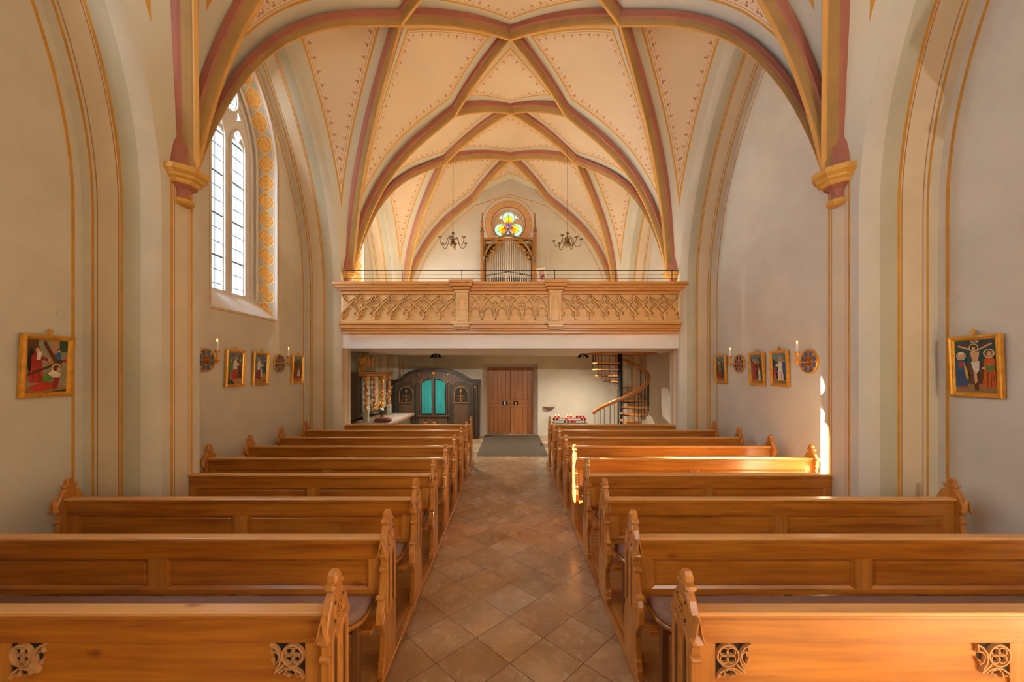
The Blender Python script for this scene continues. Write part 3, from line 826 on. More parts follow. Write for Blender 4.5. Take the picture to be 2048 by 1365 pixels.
def end_panel(s, x, root, desk=False, carve=True):
    mb = MB(); T = .045
    poly = (NEAR_DESK if desk else NEAR) + TOPR
    poly = poly[::-1]
    mp = lambda u, v, d: (s * (x + d), u, v)
    mb.prism(poly, mp, 0, T, 'pew_end', bev=.007)
    kn = [(-.104, .745, .017), (-.016, 1.052, .0)] + ([] if desk else [(-.155, .585, .018)])
    for (u, v, r) in kn:
        if r: mb.prism(circ(u, v, r, 12), mp, -.004, T + .004, 'pew_end', bev=.005)
    mb.prism([(-.066, 1.045), (.040, 1.045), (.036, 1.062), (-.062, 1.062)], mp, -.006, T + .006, 'pew_end', bev=.004)
    mb.prism([(-.040, 1.072), (.013, 1.072), (.010, 1.10), (-.036, 1.10)], mp, -.005, T + .005, 'pew_end', bev=.006)
    # little gable crocket on the front edge
    gb = lambda u, v, d: (s * (x + T / 2 + u), -.128 - d, v)
    mb.ribbon([(-.030, .842), (-.021, .858), (-.013, .89), (-.006, .93), (0, .952), (.006, .93), (.013, .89), (.021, .858), (.030, .842)], .011, -.012, .018, gb, 'end_carve')
    mb.prism([(-.018, .846), (.018, .846), (0, .91)], gb, -.01, .004, 'end_carve')
    o = mb.build('end_panel', root)
    if carve:
        cv = MB(); mo = lambda u, v, d: (s * (x - d), u, v)
        # head tracery: ring with quatrefoil
        cc = (-.008, .935)
        cv.ribbon(circ(cc[0], cc[1], .050, 20), .010, 0, .006, mo, 'end_carve', True)
        for a in (45, 135, 225, 315):
            cv.ribbon(circ(cc[0] + .022 * math.cos(math.radians(a)), cc[1] + .022 * math.sin(math.radians(a)), .019, 10), .007, 0, .007, mo, 'end_carve', True)
        for a in (0, 90, 180, 270):
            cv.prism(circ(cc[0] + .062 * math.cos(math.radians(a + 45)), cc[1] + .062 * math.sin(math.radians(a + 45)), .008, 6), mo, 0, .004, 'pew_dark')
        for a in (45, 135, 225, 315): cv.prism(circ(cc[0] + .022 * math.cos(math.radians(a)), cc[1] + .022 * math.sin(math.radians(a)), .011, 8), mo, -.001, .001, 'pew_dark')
        # tall lancets below
        zb = .16 if desk else .44
        for (c0, hw) in ((-.050, .032), (.048, .040)) if not desk else ((-.045, .036), (.050, .036)):
            pts = [(c0 - hw, zb)] + [(c0 - hw * math.cos(t), .80 + hw * 1.5 * math.sin(t)) for t in [math.pi * k / 10 for k in range(11)]] + [(c0 + hw, zb)]
            cv.ribbon(pts, .009, 0, .006, mo, 'end_carve')
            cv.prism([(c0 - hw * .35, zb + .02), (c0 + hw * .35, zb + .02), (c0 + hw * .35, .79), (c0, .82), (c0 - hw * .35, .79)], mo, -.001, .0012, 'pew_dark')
        if not desk:
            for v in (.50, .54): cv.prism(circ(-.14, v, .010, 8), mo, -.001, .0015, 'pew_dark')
            cv.ribbon([(-.17, .42), (-.15, .46), (-.165, .50), (-.14, .56)], .008, 0, .005, mo, 'end_carve')
        cv.build('tracery', o)
    return o
M['pew_dark'] = plain('deep_carved_shadow_groove', (96, 58, 28), 0.6)  # dark tone on flat pieces, painted shade of carved grooves
def corner_carving(s, cx, cz, sx, y, root):
    """openwork corner ornament: ring with four foils and two curling arms"""
    mb = MB(); mp = lambda u, v, d: (cx + sx * u, y - d, cz - v); q = .0
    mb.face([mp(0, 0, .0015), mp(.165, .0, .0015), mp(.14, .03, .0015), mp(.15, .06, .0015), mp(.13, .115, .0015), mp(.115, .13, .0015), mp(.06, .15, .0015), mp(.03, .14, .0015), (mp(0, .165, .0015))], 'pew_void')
    mb.ribbon(circ(.055, .055, .050, 24), .012, 0, .018, mp, 'pew_carve', True)
    for a in (45, 135, 225, 315):
        k = (.055 + .023 * math.cos(math.radians(a)), .055 + .023 * math.sin(math.radians(a)))
        mb.ribbon(circ(*k, .0205, 12), .008, 0, .014, mp, 'pew_carve', True)
    arm = lambda fl: [((a, b) if not fl else (b, a)) for a, b in [(.165, .002), (.135, .016), (.117, .045), (.112, .075), (.120, .10), (.137, .122)]]
    lobe = lambda fl: [((a, b) if not fl else (b, a)) for a, b in [(.160, .006), (.152, .022), (.160, .040), (.150, .036), (.135, .040), (.122, .055), (.126, .085), (.145, .098), (.150, .080), (.158, .070)]]
    for fl in (False, True):
        mb.ribbon(arm(fl), .012, 0, .018, mp, 'pew_carve'); mb.ribbon(lobe(fl), .009, 0, .014, mp, 'pew_carve')
    mb.ribbon([(.095, .095), (.115, .115), (.14, .135)], .016, 0, .018, mp, 'pew_carve')
    return mb.build('carved_corner', root)
M['pew_void'] = plain('dark_opening', (44, 28, 16), 0.8)  # colour of the dark sheet that stands for shaded openings
def panelled(mb, s, xs, z0, z1, zt, zb, yf):
    """frame-and-panel board. xs: [(start, end) of stiles in bays]"""
    x0, x1 = xs[0][0] * B, xs[-1][1] * B
    mb.box(s * x0, s * x1, yf, yf + .028, z1, zt, 'pew', .002)
    mb.box(s * x0, s * x1, yf, yf + .028, zb, z0, 'pew', .002)
    for a, b_ in xs: mb.box(s * a * B, s * b_ * B, yf + .0006, yf + .027, z0, z1, 'pew_end', .001)
    for (a, b_) in zip([q[1] for q in xs[:-1]], [q[0] for q in xs[1:]]):
        mb.box(s * a * B, s * b_ * B, yf + .016, yf + .026, z0, z1, 'pew')
        # moulding round the panel
        X0, X1 = sorted((s * a * B, s * b_ * B))
        P = [(X0, z0), (X1, z0), (X1, z1), (X0, z1)]; Q = [(X0 + .022, z0 + .018), (X1 - .022, z0 + .018), (X1 - .022, z1 - .018), (X0 + .022, z1 - .018)]
        for i in range(4):
            j = (i + 1) % 4
            mb.face([(P[i][0], yf + .004, P[i][1]), (P[j][0], yf + .004, P[j][1]), (Q[j][0], yf + .0155, Q[j][1]), (Q[i][0], yf + .0155, Q[i][1])], 'pew')
            m_ = lambda p: (p[0], yf + .006, p[1])
        mb.box(X0 + .030, X1 - .030, yf + .010, yf + .018, z0 + .026, z1 - .026, 'pew', .005)
def pew(s, kind, label):
    xe = .853 if kind == 'short' else .955
    desk = kind == 'desk'
    root = thing('prayer_desk' if desk else 'church_pew', label, 'pew')
    mb = MB()
    if desk:
        xs = [(.2108, .234), (.570, .597), (.932, .955)]
        x0, x1 = .2108 * B, .955 * B; yf = -.055
        z0, z1 = .13, .786
        mb.box(s * x0, s * x1, yf, yf + .028, z1, .926, 'pew', .002)
        mb.box(s * x0, s * x1, yf, yf + .028, .05, z0, 'pew', .002)
        for a, b_ in xs: mb.box(s * a * B, s * b_ * B, yf + .0006, yf + .027, z0, z1, 'pew_end', .001)
        mb.box(s * x0, s * x1, yf + .010, yf + .024, z0, z1, 'pew')
    else:
        st = [(.2108, .2335), (.5665, .5955), (.930, .955)] if kind == 'long' else [(.2108, .2335), (.510, .540), (.832, .853)]
        panelled(mb, s, st, .585, .790, .926, .548, -.055)
    mb.build('back_panel', root)
    mb = MB()
    mb.box(s * .2110 * B, s * xe * B, -.078, .0, .924, .948, 'pew_top', .006)
    mb.box(s * .2112 * B, s * (xe - .001) * B, -.066, -.004, .902, .9238, 'pew', .004)
    mb.build('top_rail', root)
    e = end_panel(s, .2 * B, root, desk)
    if kind != 'short': end_panel(s, .9552 * B, root, False, False)
    if desk:
        for a, sx in ((.2345, 1), (.5695, -1), (.5975, 1)):
            corner_carving(s, s * a * B, .785, s * sx, -.046, root)
    else:
        r = .19; yb, yf = -.058, -.385
        X0, X1 = .222 * B, (xe - .001) * B
        ol = [(X0, yb), (X0, yf + r)] + [(X0 + r - r * math.cos(t), yf + r - r * math.sin(t)) for t in [math.pi / 2 * k / 8 for k in range(1, 9)]] + [(X1, yf), (X1, yb)]
        mb = MB(); mp = lambda u, v, d: (s * u, v, d)
        mb.prism(ol, mp, .472, .502, 'pew', bev=.008)
        mb.build('seat', root)
        for xl in (.232, .56, .83):
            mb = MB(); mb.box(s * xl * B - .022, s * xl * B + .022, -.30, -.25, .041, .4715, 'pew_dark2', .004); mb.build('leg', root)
        mb = MB(); mb.box(s * .2110 * B, s * (xe - .002) * B, -.26, -.06, .405, .430, 'pew', .004); mb.build('under_shelf', root)
    return root
M['pew_top'] = wood('pew_rail_pine', (222, 166, 98), 'X', 0.30, 0.16, True, 0.35)  # paler pine, sky sheen on the rail tops put into the colour
M['pew_dark2'] = wood('shaded_leg_pine', (120, 74, 40), 'Z', 0.5, 0.2, False)  # darker copy of the pine, under-seat shade put into its colour
def cushion(s, xe, label):
    r = .18; yb, yf = -.062, -.378; X0, X1 = .2245 * B, (xe - .004) * B
    ol = [(X0, yb), (X0, yf + r)] + [(X0 + r - r * math.cos(t), yf + r - r * math.sin(t)) for t in [math.pi / 2 * k / 10 for k in range(1, 11)]] + [(X1, yf), (X1, yb)]
    mb = MB(); rows = []
    for d, z in ((.012, .5026), (0, .510), (0, .538), (.010, .550), (.03, .556)):
        rows.append([(s * u, v, z) for u, v in (inset(ol, d) if d else ol)])
    mb.grid(rows, 'cushion', True, True); mb.face(rows[-1], 'cushion'); mb.face(rows[0][::-1], 'cushion')
    o = mb.build('seat_cushion'); return tag(o, label, 'cushion')
ordn = ['', 'nearest', 'second', 'third', 'fourth', 'fifth', 'sixth', 'seventh', 'eighth', 'ninth']
for s, side in ((-1, 'left'), (1, 'right')):
    pd = pew(s, 'desk', 'nearest pine prayer desk %s of the aisle, with openwork carved corners' % side)
    pd.location.y = rowY(1); pd['group'] = 'pine pews along the aisle'
    proto = {}
    for n in range(2, 10):
        kind = 'short' if n in (4, 9) else 'long'
        where = {2: 'second row from the camera', 3: 'third row from the camera', 4: 'fourth row, its outer end against the pillar', 5: 'fifth row, just past the pillar', 6: 'sixth row from the camera', 7: 'seventh row from the camera', 8: 'eighth row, second from the gallery end', 9: 'ninth row, last before the gallery'}[n]
        lb = 'pine church pew %s of the aisle, %s' % (side, where)
        if kind in proto: o = copy_tree(proto[kind]); o['label'] = lb
        else: o = pew(s, kind, lb); proto[kind] = o
        o.location.y = rowY(n); o['group'] = 'pine pews along the aisle'
        ck = 'c' + kind
        lc = 'mauve felt seat cushion on the pew %s of the aisle in the %s row' % (side, ordn[n])
        if ck in proto: c = proto[ck].copy(); C.objects.link(c); c['label'] = lc
        else: c = cushion(s, .853 if kind == 'short' else .955, lc); proto[ck] = c
        c.location.y = rowY(n); c['group'] = 'seat cushions on the pews'

# ================================================================== gallery front
GY = 1.905 * B                                # face of the panels
def gp(x, y, yb=1.905): return px(x, y, yb)
gal = thing('gallery_parapet', 'carved pine gallery parapet with gothic tracery panels above the white beam', 'parapet', (0, 0, 0))
def gbox(name, x0, x1, y0, y1, dy0, dy1, mat, bev=.006, yb=1.905):
    a = gp(x0, y0, yb); b_ = gp(x1, y1, yb); mb = MB(); mb.box(a[0], b_[0], GY + dy0, GY + dy1, b_[1], a[1], mat, bev); return mb
HL = [683, 1359]
mb = MB()
def lay(mb, y0, y1, d, mat, ext=0):
    a = gp(HL[0] - ext, y0); b_ = gp(HL[1] + ext, y1); mb.box(a[0], b_[0], GY - d, GY + .10, b_[1], a[1], mat, .005)
lay(mb, 567, 572.5, .16, 'gal', 12); lay(mb, 572.7, 578, .115, 'gal', 8); lay(mb, 578.2, 583, .075, 'gal', 3); lay(mb, 583.2, 589.5, .035, 'gal', 0)
mb.build('top_cornice', gal)
mb = MB(); lay(mb, 641.5, 646.5, .022, 'gal_pale', 0); lay(mb, 646.7, 650, .085, 'gal', 4); lay(mb, 650.2, 658, .05, 'gal', 1); lay(mb, 658.2, 662, .036, 'gal', 0); lay(mb, 662.2, 667.5, .022, 'gal', 0)
mb.build('base_moulding', gal)
for s in (-1, 1):
    mb = MB(); xo = gp(683 if s < 0 else 1359, 0)[0]
    mb.box(xo, xo - s * .03, GY + .061, 1.951 * B, gp(0, 647)[1], gp(0, 583)[1], 'gal_pale'); mb.build('side_board', gal)  # board added to block the bright gap beside the pier
def tracery_panel(x0, x1, n, mid=False):
    a = gp(x0, 589.5); b_ = gp(x1, 641.5); mb = MB()
    mb.box(a[0], b_[0], GY + .03, GY + .06, b_[1], a[1], 'gal_pale')
    o = mb.build('panel', gal)
    W = b_[0] - a[0]; zb, zt = b_[1] + .01, a[1] - .005; H = zt - zb
    tr = MB(); u = W / n; mp = lambda p, q, d: (p, GY + (.03 if d == 0 else -d), q); zm = zb + H * .60
    def clip(pts): return [(min(max(p, a[0] + .006), b_[0] - .006), min(max(q, zb), zt)) for p, q in pts]
    k0 = -1 if not mid else 0
    for k in range(0, n):
        cx = a[0] + (k + .5) * u; L, R = cx - u / 2, cx + u / 2
        # lower arch with two cusps
        tr.ribbon([(L + .012, zb)] + [(cx - (u / 2 - .012) * math.cos(t), zb + H * .20 + H * .30 * math.sin(t)) for t in [math.pi * j / 10 for j in range(11)]] + [(R - .012, zb)], .028, 0, .036, mp, 'gal_carve')
        for sg in (-1, 1):
            tr.ribbon([(cx + sg * (u / 2 - .03), zb + H * .16), (cx + sg * u * .24, zb + H * .22), (cx + sg * u * .30, zb + H * .34), (cx + sg * u * .2, zb + H * .44)], .022, 0, .030, mp, 'gal_carve')
    for k in range(0, n + 1):
        fx = a[0] + k * u                     # foot between arches carries the quatrefoil
        half = (k == 0, k == n)
        if mid and k % 2: 
            cz = zt - H * .10; r = u * .20
        else: cz = zm; r = u * .215
        if not half[0] and not half[1]:
            for aa in (0, 90, 180, 270):
                tr.ribbon(circ(fx + r * .72 * math.cos(math.radians(aa)), cz + r * .80 * math.sin(math.radians(aa)), r * .62, 9, aa - 125, aa + 125), .019, 0, .032, mp, 'gal_carve')
        # ogee lines rising from the foot around the foil to the point above
        for sg in (-1, 1):
            if (half[0] and sg < 0) or (half[1] and sg > 0): continue
            if not mid:
                tr.ribbon(clip([(fx + sg * .006, zb + H * .02), (fx + sg * .012, zb + H * .28), (fx + sg * u * .22, zb + H * .40), (fx + sg * u * .46, zb + H * .56), (fx + sg * u * .5, zm), (fx + sg * u * .40, zb + H * .66), (fx + sg * u * .16, zb + H * .80), (fx + sg * .010, zb + H * .99)]), .026, 0, .040, mp, 'gal_carve')
                tr.ribbon(clip([(fx + sg * u * .16, zb + H * .97), (fx + sg * u * .20, zb + H * .88), (fx + sg * u * .38, zb + H * .80), (fx + sg * u * .5, zb + H * .76)]), .019, 0, .030, mp, 'gal_carve')
                tr.ribbon(clip([(fx + sg * u * .5, zm), (fx + sg * u * .62, zb + H * .66)]), .018, 0, .028, mp, 'gal_carve')
            else:
                tr.ribbon(clip([(fx, zb)] + [(fx + sg * u * 1.0 * (1 - math.cos(t)), zb + H * (.0 + .98 * math.sin(t))) for t in [math.pi / 2 * j / 8 for j in range(1, 9)]]), .026, 0, .040, mp, 'gal_carve')
    tr.build('tracery', o)
tracery_panel(684, 911.5, 7); tracery_panel(937.5, 1097.5, 6, True); tracery_panel(1122.5, 1358, 8)
for x0, x1 in ((912, 937), (1098, 1122)):
    mb = gbox('p', x0, x1, 583, 647, -.085, .09, 'gal_pale')
    po = mb.build('post', gal)
    for (e, y0, y1, d, m_) in ((11, 565.5, 571, .27, 'gal'), (9, 571.2, 577, .23, 'gal'), (5, 577.2, 582, .17, 'gal'), (2, 582.2, 587, .13, 'gal_pale'), (8, 647, 650.5, .20, 'gal_pale'), (3, 650.7, 656, .16, 'gal_pale'), (1, 656.2, 659.5, .13, 'gal_pale')):
        gbox('c', x0 - e, x1 + e, y0, y1, -d, .02, m_, .006).build('capital' if y0 < 600 else 'corbel_block', po)
    q = MB(); a, b_ = gp(x0 + 4.5, 594), gp(x1 - 4.5, 643); mp = lambda p, q_, d: (p, GY - .085 - d, q_)
    cx = (a[0] + b_[0]) / 2; hw = (b_[0] - a[0]) / 2
    q.ribbon([(a[0], b_[1]), (a[0], a[1] - hw * 1.2)] + [(cx - hw * math.cos(t), a[1] - hw * 1.2 + hw * 1.3 * math.sin(t)) for t in [math.pi * j / 10 for j in range(1, 10)]] + [(b_[0], a[1] - hw * 1.2), (b_[0], b_[1])], .018, 0, .014, mp, 'gal_carve')
    q.ribbon([(cx - hw * .8, a[1] - hw * 2.6), (cx - hw * .45, a[1] - hw * 1.9), (cx - hw * .55, a[1] - hw * 1.2), (cx, a[1] - hw * .3), (cx + hw * .55, a[1] - hw * 1.2), (cx + hw * .45, a[1] - hw * 1.9), (cx + hw * .8, a[1] - hw * 2.6)], .014, 0, .012, mp, 'gal_carve')
    q.ribbon([(a[0], b_[1]), (b_[0], b_[1])], .018, 0, .014, mp, 'gal_carve')
    q.build('blind_arch', po)
# iron hand rail on the parapet
rl = thing('gallery_railing', 'thin dark metal safety railing along the top of the gallery parapet', 'railing', (0, GY, 0))
zt = gp(0, 567)[1]
for y in (540, 549, 556.5):
    mb = MB(); z = gp(0, y)[1]; x0, x1 = gp(684, 0)[0], gp(1358, 0)[0]
    mb.tube([(x0, .05, z), (x1, .05, z)], .006 if y > 545 else .009, 'black', 8); mb.build('rail', rl)
for x in (692, 803, 923, 1110, 1233, 1346):
    mb = MB(); X = gp(x, 0)[0]
    mb.box(X - .0065, X + .0065, .0435, .0565, zt + (.003 if x not in (923, 1110) else .032), gp(0, 538)[1], 'black', .002); mb.build('post', rl)

# ================================================================== organ
OY = 2.80; mo_ = OY * B / F
def ox(c, r): return px(860 + c / 6.4, 380 + r / 6.4, OY)
organ = thing('pipe_organ', 'pipe organ in a pointed gothic case on the gallery below the round window', 'organ', (0, 0, 0))
GZ = HC + .205 * B
mb = MB(); xl, xr = ox(668, 0)[0], ox(1352, 0)[0]; ztop = ox(0, 628)[1]
YF = OY * B
mb.box(xl, ox(706, 0)[0], YF, YF + .5, GZ, ztop, 'org', .01); mb.box(ox(1300, 0)[0], xr, YF, YF + .5, GZ, ztop, 'org', .01)
mb.box(xl, xr, YF + .46, YF + .5, GZ, ztop, 'dark'); mb.box(ox(706, 0)[0], ox(1300, 0)[0], YF + .02, YF + .4, GZ, ox(0, 1195)[1], 'org', .01)
mb.box(xl - .02, xr + .02, YF - .04, YF + .1, ztop - .03, ztop + .03, 'org', .008)
mb.build('case', organ)
arch = [ox(c, r) for c, r in [(682, 945), (690, 880), (720, 800), (765, 725), (820, 665), (880, 622), (940, 596), (1000, 585), (1060, 596), (1120, 622), (1180, 662), (1235, 722), (1285, 800), (1318, 880), (1328, 945)]]
mb = MB(); mp = lambda p, q, d: (p, YF - .05 - d, q)
mb.ribbon(arch, .055, -.03, .06, mp, 'org_grey')
gb = [ox(c, r) for c, r in [(915, 606), (955, 575), (985, 540), (1000, 505), (1015, 540), (1045, 575), (1085, 606)]]
mb.ribbon(gb, .05, -.03, .05, mp, 'org_grey'); mb.build('pointed_arch', organ)
mb = MB(); mb.ribbon([(p, q - .045) for p, q in arch], .02, 0, .05, mp, 'gilt')
for (p, q) in [ox(c, r) for c, r in [(865, 605), (925, 570), (1075, 570), (1140, 600), (1000, 490)]]: mb.sphere((p, YF - .07, q), .035, 'gilt', 8)
mb.build('gilded_edge', organ)
# carved foliage between arch and pipes, and in the spandrels
def foliage(pts, r, mat, y):
    f = MB()
    for (p, q) in pts:
        a0 = random.uniform(0, 6.28); sg = random.choice((-1, 1))
        f.tube([(p + rr * math.cos(a0 + sg * t), y - .01 * math.sin(t), q + rr * math.sin(a0 + sg * t)) for t, rr in [(.75 * k, r * (1 - .13 * k)) for k in range(7)]], [.012, .013, .012, .011, .009, .008, .012], mat, 5)
    return f
pts = []
for side in (-1, 1):
    for k in range(17):
        t = k / 16
        c, r = 722 + 190 * t ** 1.15, 900 - 230 * t ** .72
        for q in (0, 1): 
            cc = c + random.uniform(-12, 12) + q * 16; rr = r + q * 26 * (1 - .4 * t) + random.uniform(-8, 8)
            if side > 0: cc = 2010 - cc
            pts.append(ox(cc, rr))
foliage(pts, .045, 'gilt_dark', YF - .02).build('gilded_foliage', organ)
pts = [ox(c, r) for c in (700, 722, 745, 770) for r in (655, 690, 725)] + [ox(c, 655) for c in (795, 820, 845)] + [ox(700, 770), ox(722, 765)]
pts += [ox(2010 - c, r) for c in (700, 722, 745, 770) for r in (655, 690, 725)] + [ox(2010 - c, 655) for c in (795, 820, 845)] + [ox(1308, 770)]
foliage(pts, .04, 'gilt_dark', YF + .02).build('spandrel_carving', organ)
for c in (668, 1342):
    mb = MB(); X, Z = ox(c, 628)
    mb.box(X - .05, X + .05, YF - .06, YF + .04, GZ, Z + .22, 'org', .01)
    mb.lathe([(.075, Z + .22), (.05, Z + .25), (.03, Z + .5), (.045, Z + .52), (.02, Z + .54), (.012, Z + .78), (0, Z + .82)], (X, YF - .01, 0), 'org', 8)
    for k in range(4): mb.sphere((X + .05 * math.cos(k * 1.57 + .78), YF - .01 + .05 * math.sin(k * 1.57 + .78), Z + .32), .022, 'org', 6)
    mb.build('pinnacle', organ)
NP = 25
W_ = [1.0 + .75 * (1 - abs((k + .5) / NP - .5) * 2) for k in range(NP)]; S_ = sum(W_); acc = 0
xa, xb = ox(712, 0)[0], ox(1294, 0)[0]
for k in range(NP):
    wk = W_[k] / S_ * (xb - xa); X = xa + acc + wk / 2; acc += wk; d = abs(2 * (X - xa) / (xb - xa) - 1)
    r = wk * .46; topr = 612 + 300 * d ** 1.6
    Zt = ox(0, topr)[1]; Zb = ox(0, 1190)[1]; mb = MB()
    mb.lathe([(r * .3, Zb), (r, Zb + .16 + .12 * (1 - d)), (r, Zt), (r * .92, Zt + .004)], (X, YF + .05, 0), 'steel', 12)
    zm = Zb + .20 + .12 * (1 - d); mb.box(X - r * .6, X + r * .6, YF + .05 - r * 1.03, YF + .05 - r * .8, zm, zm + .045, 'dark')
    mb.build('pipe', organ)

# rose window in the back wall
mb = MB(); st = []
def ring(r0, r1, y0, y1, mat, fr):
    n = 48
    rows = [[(RX + r * math.cos(2 * math.pi * k / n), y, RZ + r * math.sin(2 * math.pi * k / n)) for k in range(n + 1)] for r, y in ((r0, y0), (r1, y1))]
    mb.grid(rows, mat, True)
    for q in (0.0, 1.0): st.extend([(k / n * .42 * 16 if fr else 0, q, 0) for k in range(n + 1)])
Y3 = 3 * B
ring(.183 * B, .180 * B, Y3 - .001, Y3 - .004, 'rib_pink', 0); ring(.180 * B, .136 * B, Y3 - .004, Y3 - .004, 'frieze_rose', 1); ring(.136 * B, .1285 * B, Y3 - .004, Y3 - .012, 'rib_pink', 0)
ring(.1285 * B, .116 * B, Y3 - .012, Y3 + .20, 'beige', 0)
rose = struct(mb.build('window_5', attrs={'st': st}))
tr_c = [(0, .062 * B, .049 * B), (-.060 * B, -.030 * B, .049 * B), (.060 * B, -.030 * B, .049 * B)]
tref = []
hol = [circ(RX + a, RZ + b_, r - .008, 28) for a, b_, r in tr_c] + [circ(RX, RZ + .002, .026 * B, 20)] + [[(RX + q * .048 * B, RZ + .060 * B), (RX + q * .078 * B, RZ + .055 * B), (RX + q * .054 * B, RZ + .088 * B)] for q in (-1, 1)]
holed(circ(RX, RZ, .118 * B, 48), hol, .06, PL_XZ(Y3 + .17), 'stone_pale', 'tracery', rose, .012)
EM = {}
for nm, rgb in (('ice', (176, 232, 232)), ('yellow', (250, 226, 40)), ('amber', (250, 160, 20)), ('red', (226, 50, 20)), ('violet', (110, 90, 190)), ('pale', (206, 220, 250))): EM[nm] = emis('stained_glass_' + nm, rgb, .72)
sg_ = MB(); yg = Y3 + .195
def disc(cx, cz, rx, rz, mat, y):
    sg_.face([(cx + rx * math.cos(2 * math.pi * k / 24), y, cz + rz * math.sin(2 * math.pi * k / 24)) for k in range(24)], mat)
disc(RX, RZ, .117 * B, .117 * B, EM['pale'], yg + .006)
for i, (a, b_, r) in enumerate(tr_c):
    an = math.atan2(b_, a); x_, z_ = RX + a, RZ + b_
    disc(x_, z_, r, r, EM['ice'], yg)
    disc(x_ - .25 * r * math.cos(an), z_ - .25 * r * math.sin(an), r * .68, r * .62, EM['yellow'], yg - .003)
    disc(x_ - .5 * r * math.cos(an), z_ - .5 * r * math.sin(an) - r * .22, r * .48, r * .34, EM['amber'], yg - .005)
    disc(x_ - .85 * r * math.cos(an), z_ - .85 * r * math.sin(an), r * .32, r * .30, EM['red'], yg - .007)
disc(RX, RZ, .024 * B, .024 * B, EM['violet'], yg - .009)
sg_.build('pane', rose)
ld = MB()
for i, (a, b_, r) in enumerate(tr_c):
    an = math.atan2(b_, a); x_, z_ = RX + a, RZ + b_
    ld.tube([(x_ + r * .66 * math.cos(t) - .25 * r * math.cos(an), yg - .012, z_ + r * .62 * math.sin(t) - .25 * r * math.sin(an)) for t in [2 * math.pi * k / 20 for k in range(20)]], .005, 'black', 5, closed=True)
    ld.tube([(x_ - r * math.cos(an), yg - .013, z_ - r * math.sin(an)), (x_ + r * math.cos(an), yg - .013, z_ + r * math.sin(an))], .005, 'black', 5)
ld.tube([(RX, yg - .014, RZ - .11 * B), (RX, yg - .014, RZ + .11 * B)], .008, 'black', 5)
ld.build('lead_came', rose)

# ================================================================== doors
DY = 3.133 * B
door = struct(MB().build('door_1'))
fr = MB(); xw, zt = .184 * B, HC + .0366 * B
fr.box(-xw, -xw + .05, DY - .05, DY + .03, 0, zt, 'door', .004); fr.box(xw - .05, xw, DY - .05, DY + .03, 0, zt, 'door', .004); fr.box(-xw + .05, xw - .05, DY - .05, DY + .03, zt - .05, zt, 'door', .004)
fr.build('door_frame', door)
for s in (-1, 1):
    mb = MB(); x0, x1 = .004, xw - .052
    n = 5; zb = px(0, 815, 3.133)[1]; zc = px(0, 800, 3.133)[1]
    for k in range(n):
        a, b_ = x0 + (x1 - x0) * k / n, x0 + (x1 - x0) * (k + 1) / n
        mb.box(s * (a + .002), s * (b_ - .002), DY - .03, DY + .01, .012, zb, 'door', .003)
        mb.box(s * (a + .002), s * (b_ - .002), DY - .03, DY + .01, zc, zt - .052, 'door', .003)
    for q in range(2): mb.box(s * x0, s * x1, DY - .034, DY + .01, zb + (zc - zb) * q / 2 + .002, zb + (zc - zb) * (q + 1) / 2 - .002, 'door', .003)
    lf = mb.build('door_leaf', door)
    h = MB(); c = px(1020.5 + s * 11, 806.5, 3.133)
    h.box(c[0] - .075, c[0] + .075, DY - .05, DY - .034, c[1] - .075, c[1] + .075, 'black', .005)
    h.box(c[0] - .028, c[0] + .028, DY - .062, DY - .05, c[1] - .055, c[1] + .055, 'wax' if s < 0 else 'flesh', .006); h.sphere((c[0], DY - .058, c[1] + .045), .025, 'ruby' if s > 0 else 'wax', 8)
    h.build('door_handle', lf)
dk = MB(); dk.box(-.22 * B, .22 * B, DY + .035, DY + .06, 0, HC + .1 * B, 'dark'); dk.build('threshold_back', door)
# mat in front of the door
mb = MB(); mb.box(-.198 * B, .225 * B, 2.27 * B, 3.02 * B, .0005, .016, 'mat', .004); tag(mb.build('doormat'), 'large grey-brown fibre mat on the floor in front of the double door', 'mat')

# ================================================================== confessional
CY = 2.87
def cp(c, r): return px(690 + c / 6.824, 680 + r / 6.824, CY)
conf = thing('confessional', 'dark carved wooden confessional with turquoise curtains against the back wall', 'confessional', (0, 0, 0))
cy = CY * B
top = [cp(c, r) for c, r in [(640, 560), (700, 556), (765, 535), (815, 490), (870, 450), (960, 418), (1060, 402), (1160, 400), (1210, 410), (1265, 400), (1370, 406), (1470, 432), (1560, 470), (1610, 495), (1650, 525), (1720, 548), (1835, 556)]]
bl, br = cp(650, 0)[0], cp(1825, 0)[0]
poly = [(bl, 0), (br, 0)] + [(p, q - .06) for p, q in top[::-1]]
mb = MB(); mb.prism(poly, XZ(cy), 0, .5, 'conf'); mb.build('body', conf)
mb = MB(); mpf = lambda p, q, d: (p, cy - d, q)
mb.ribbon([(p, q - .03) for p, q in top], .10, -.5, .09, mpf, 'conf_black'); mb.ribbon([(p, q + .01) for p, q in top], .04, -.48, .13, mpf, 'conf_black')
mb.build('cornice', conf)
def carch(c0, c1, rb, rt, rs, n=12):
    """arched outline in crop pixels: left/right x, bottom, top, springing"""
    m_ = (c0 + c1) / 2; hw = (c1 - c0) / 2
    return [cp(c0, rb)] + [cp(m_ - hw * math.cos(math.pi * k / n), rs - (rs - rt) * math.sin(math.pi * k / n)) for k in range(n + 1)] + [cp(c1, rb)]
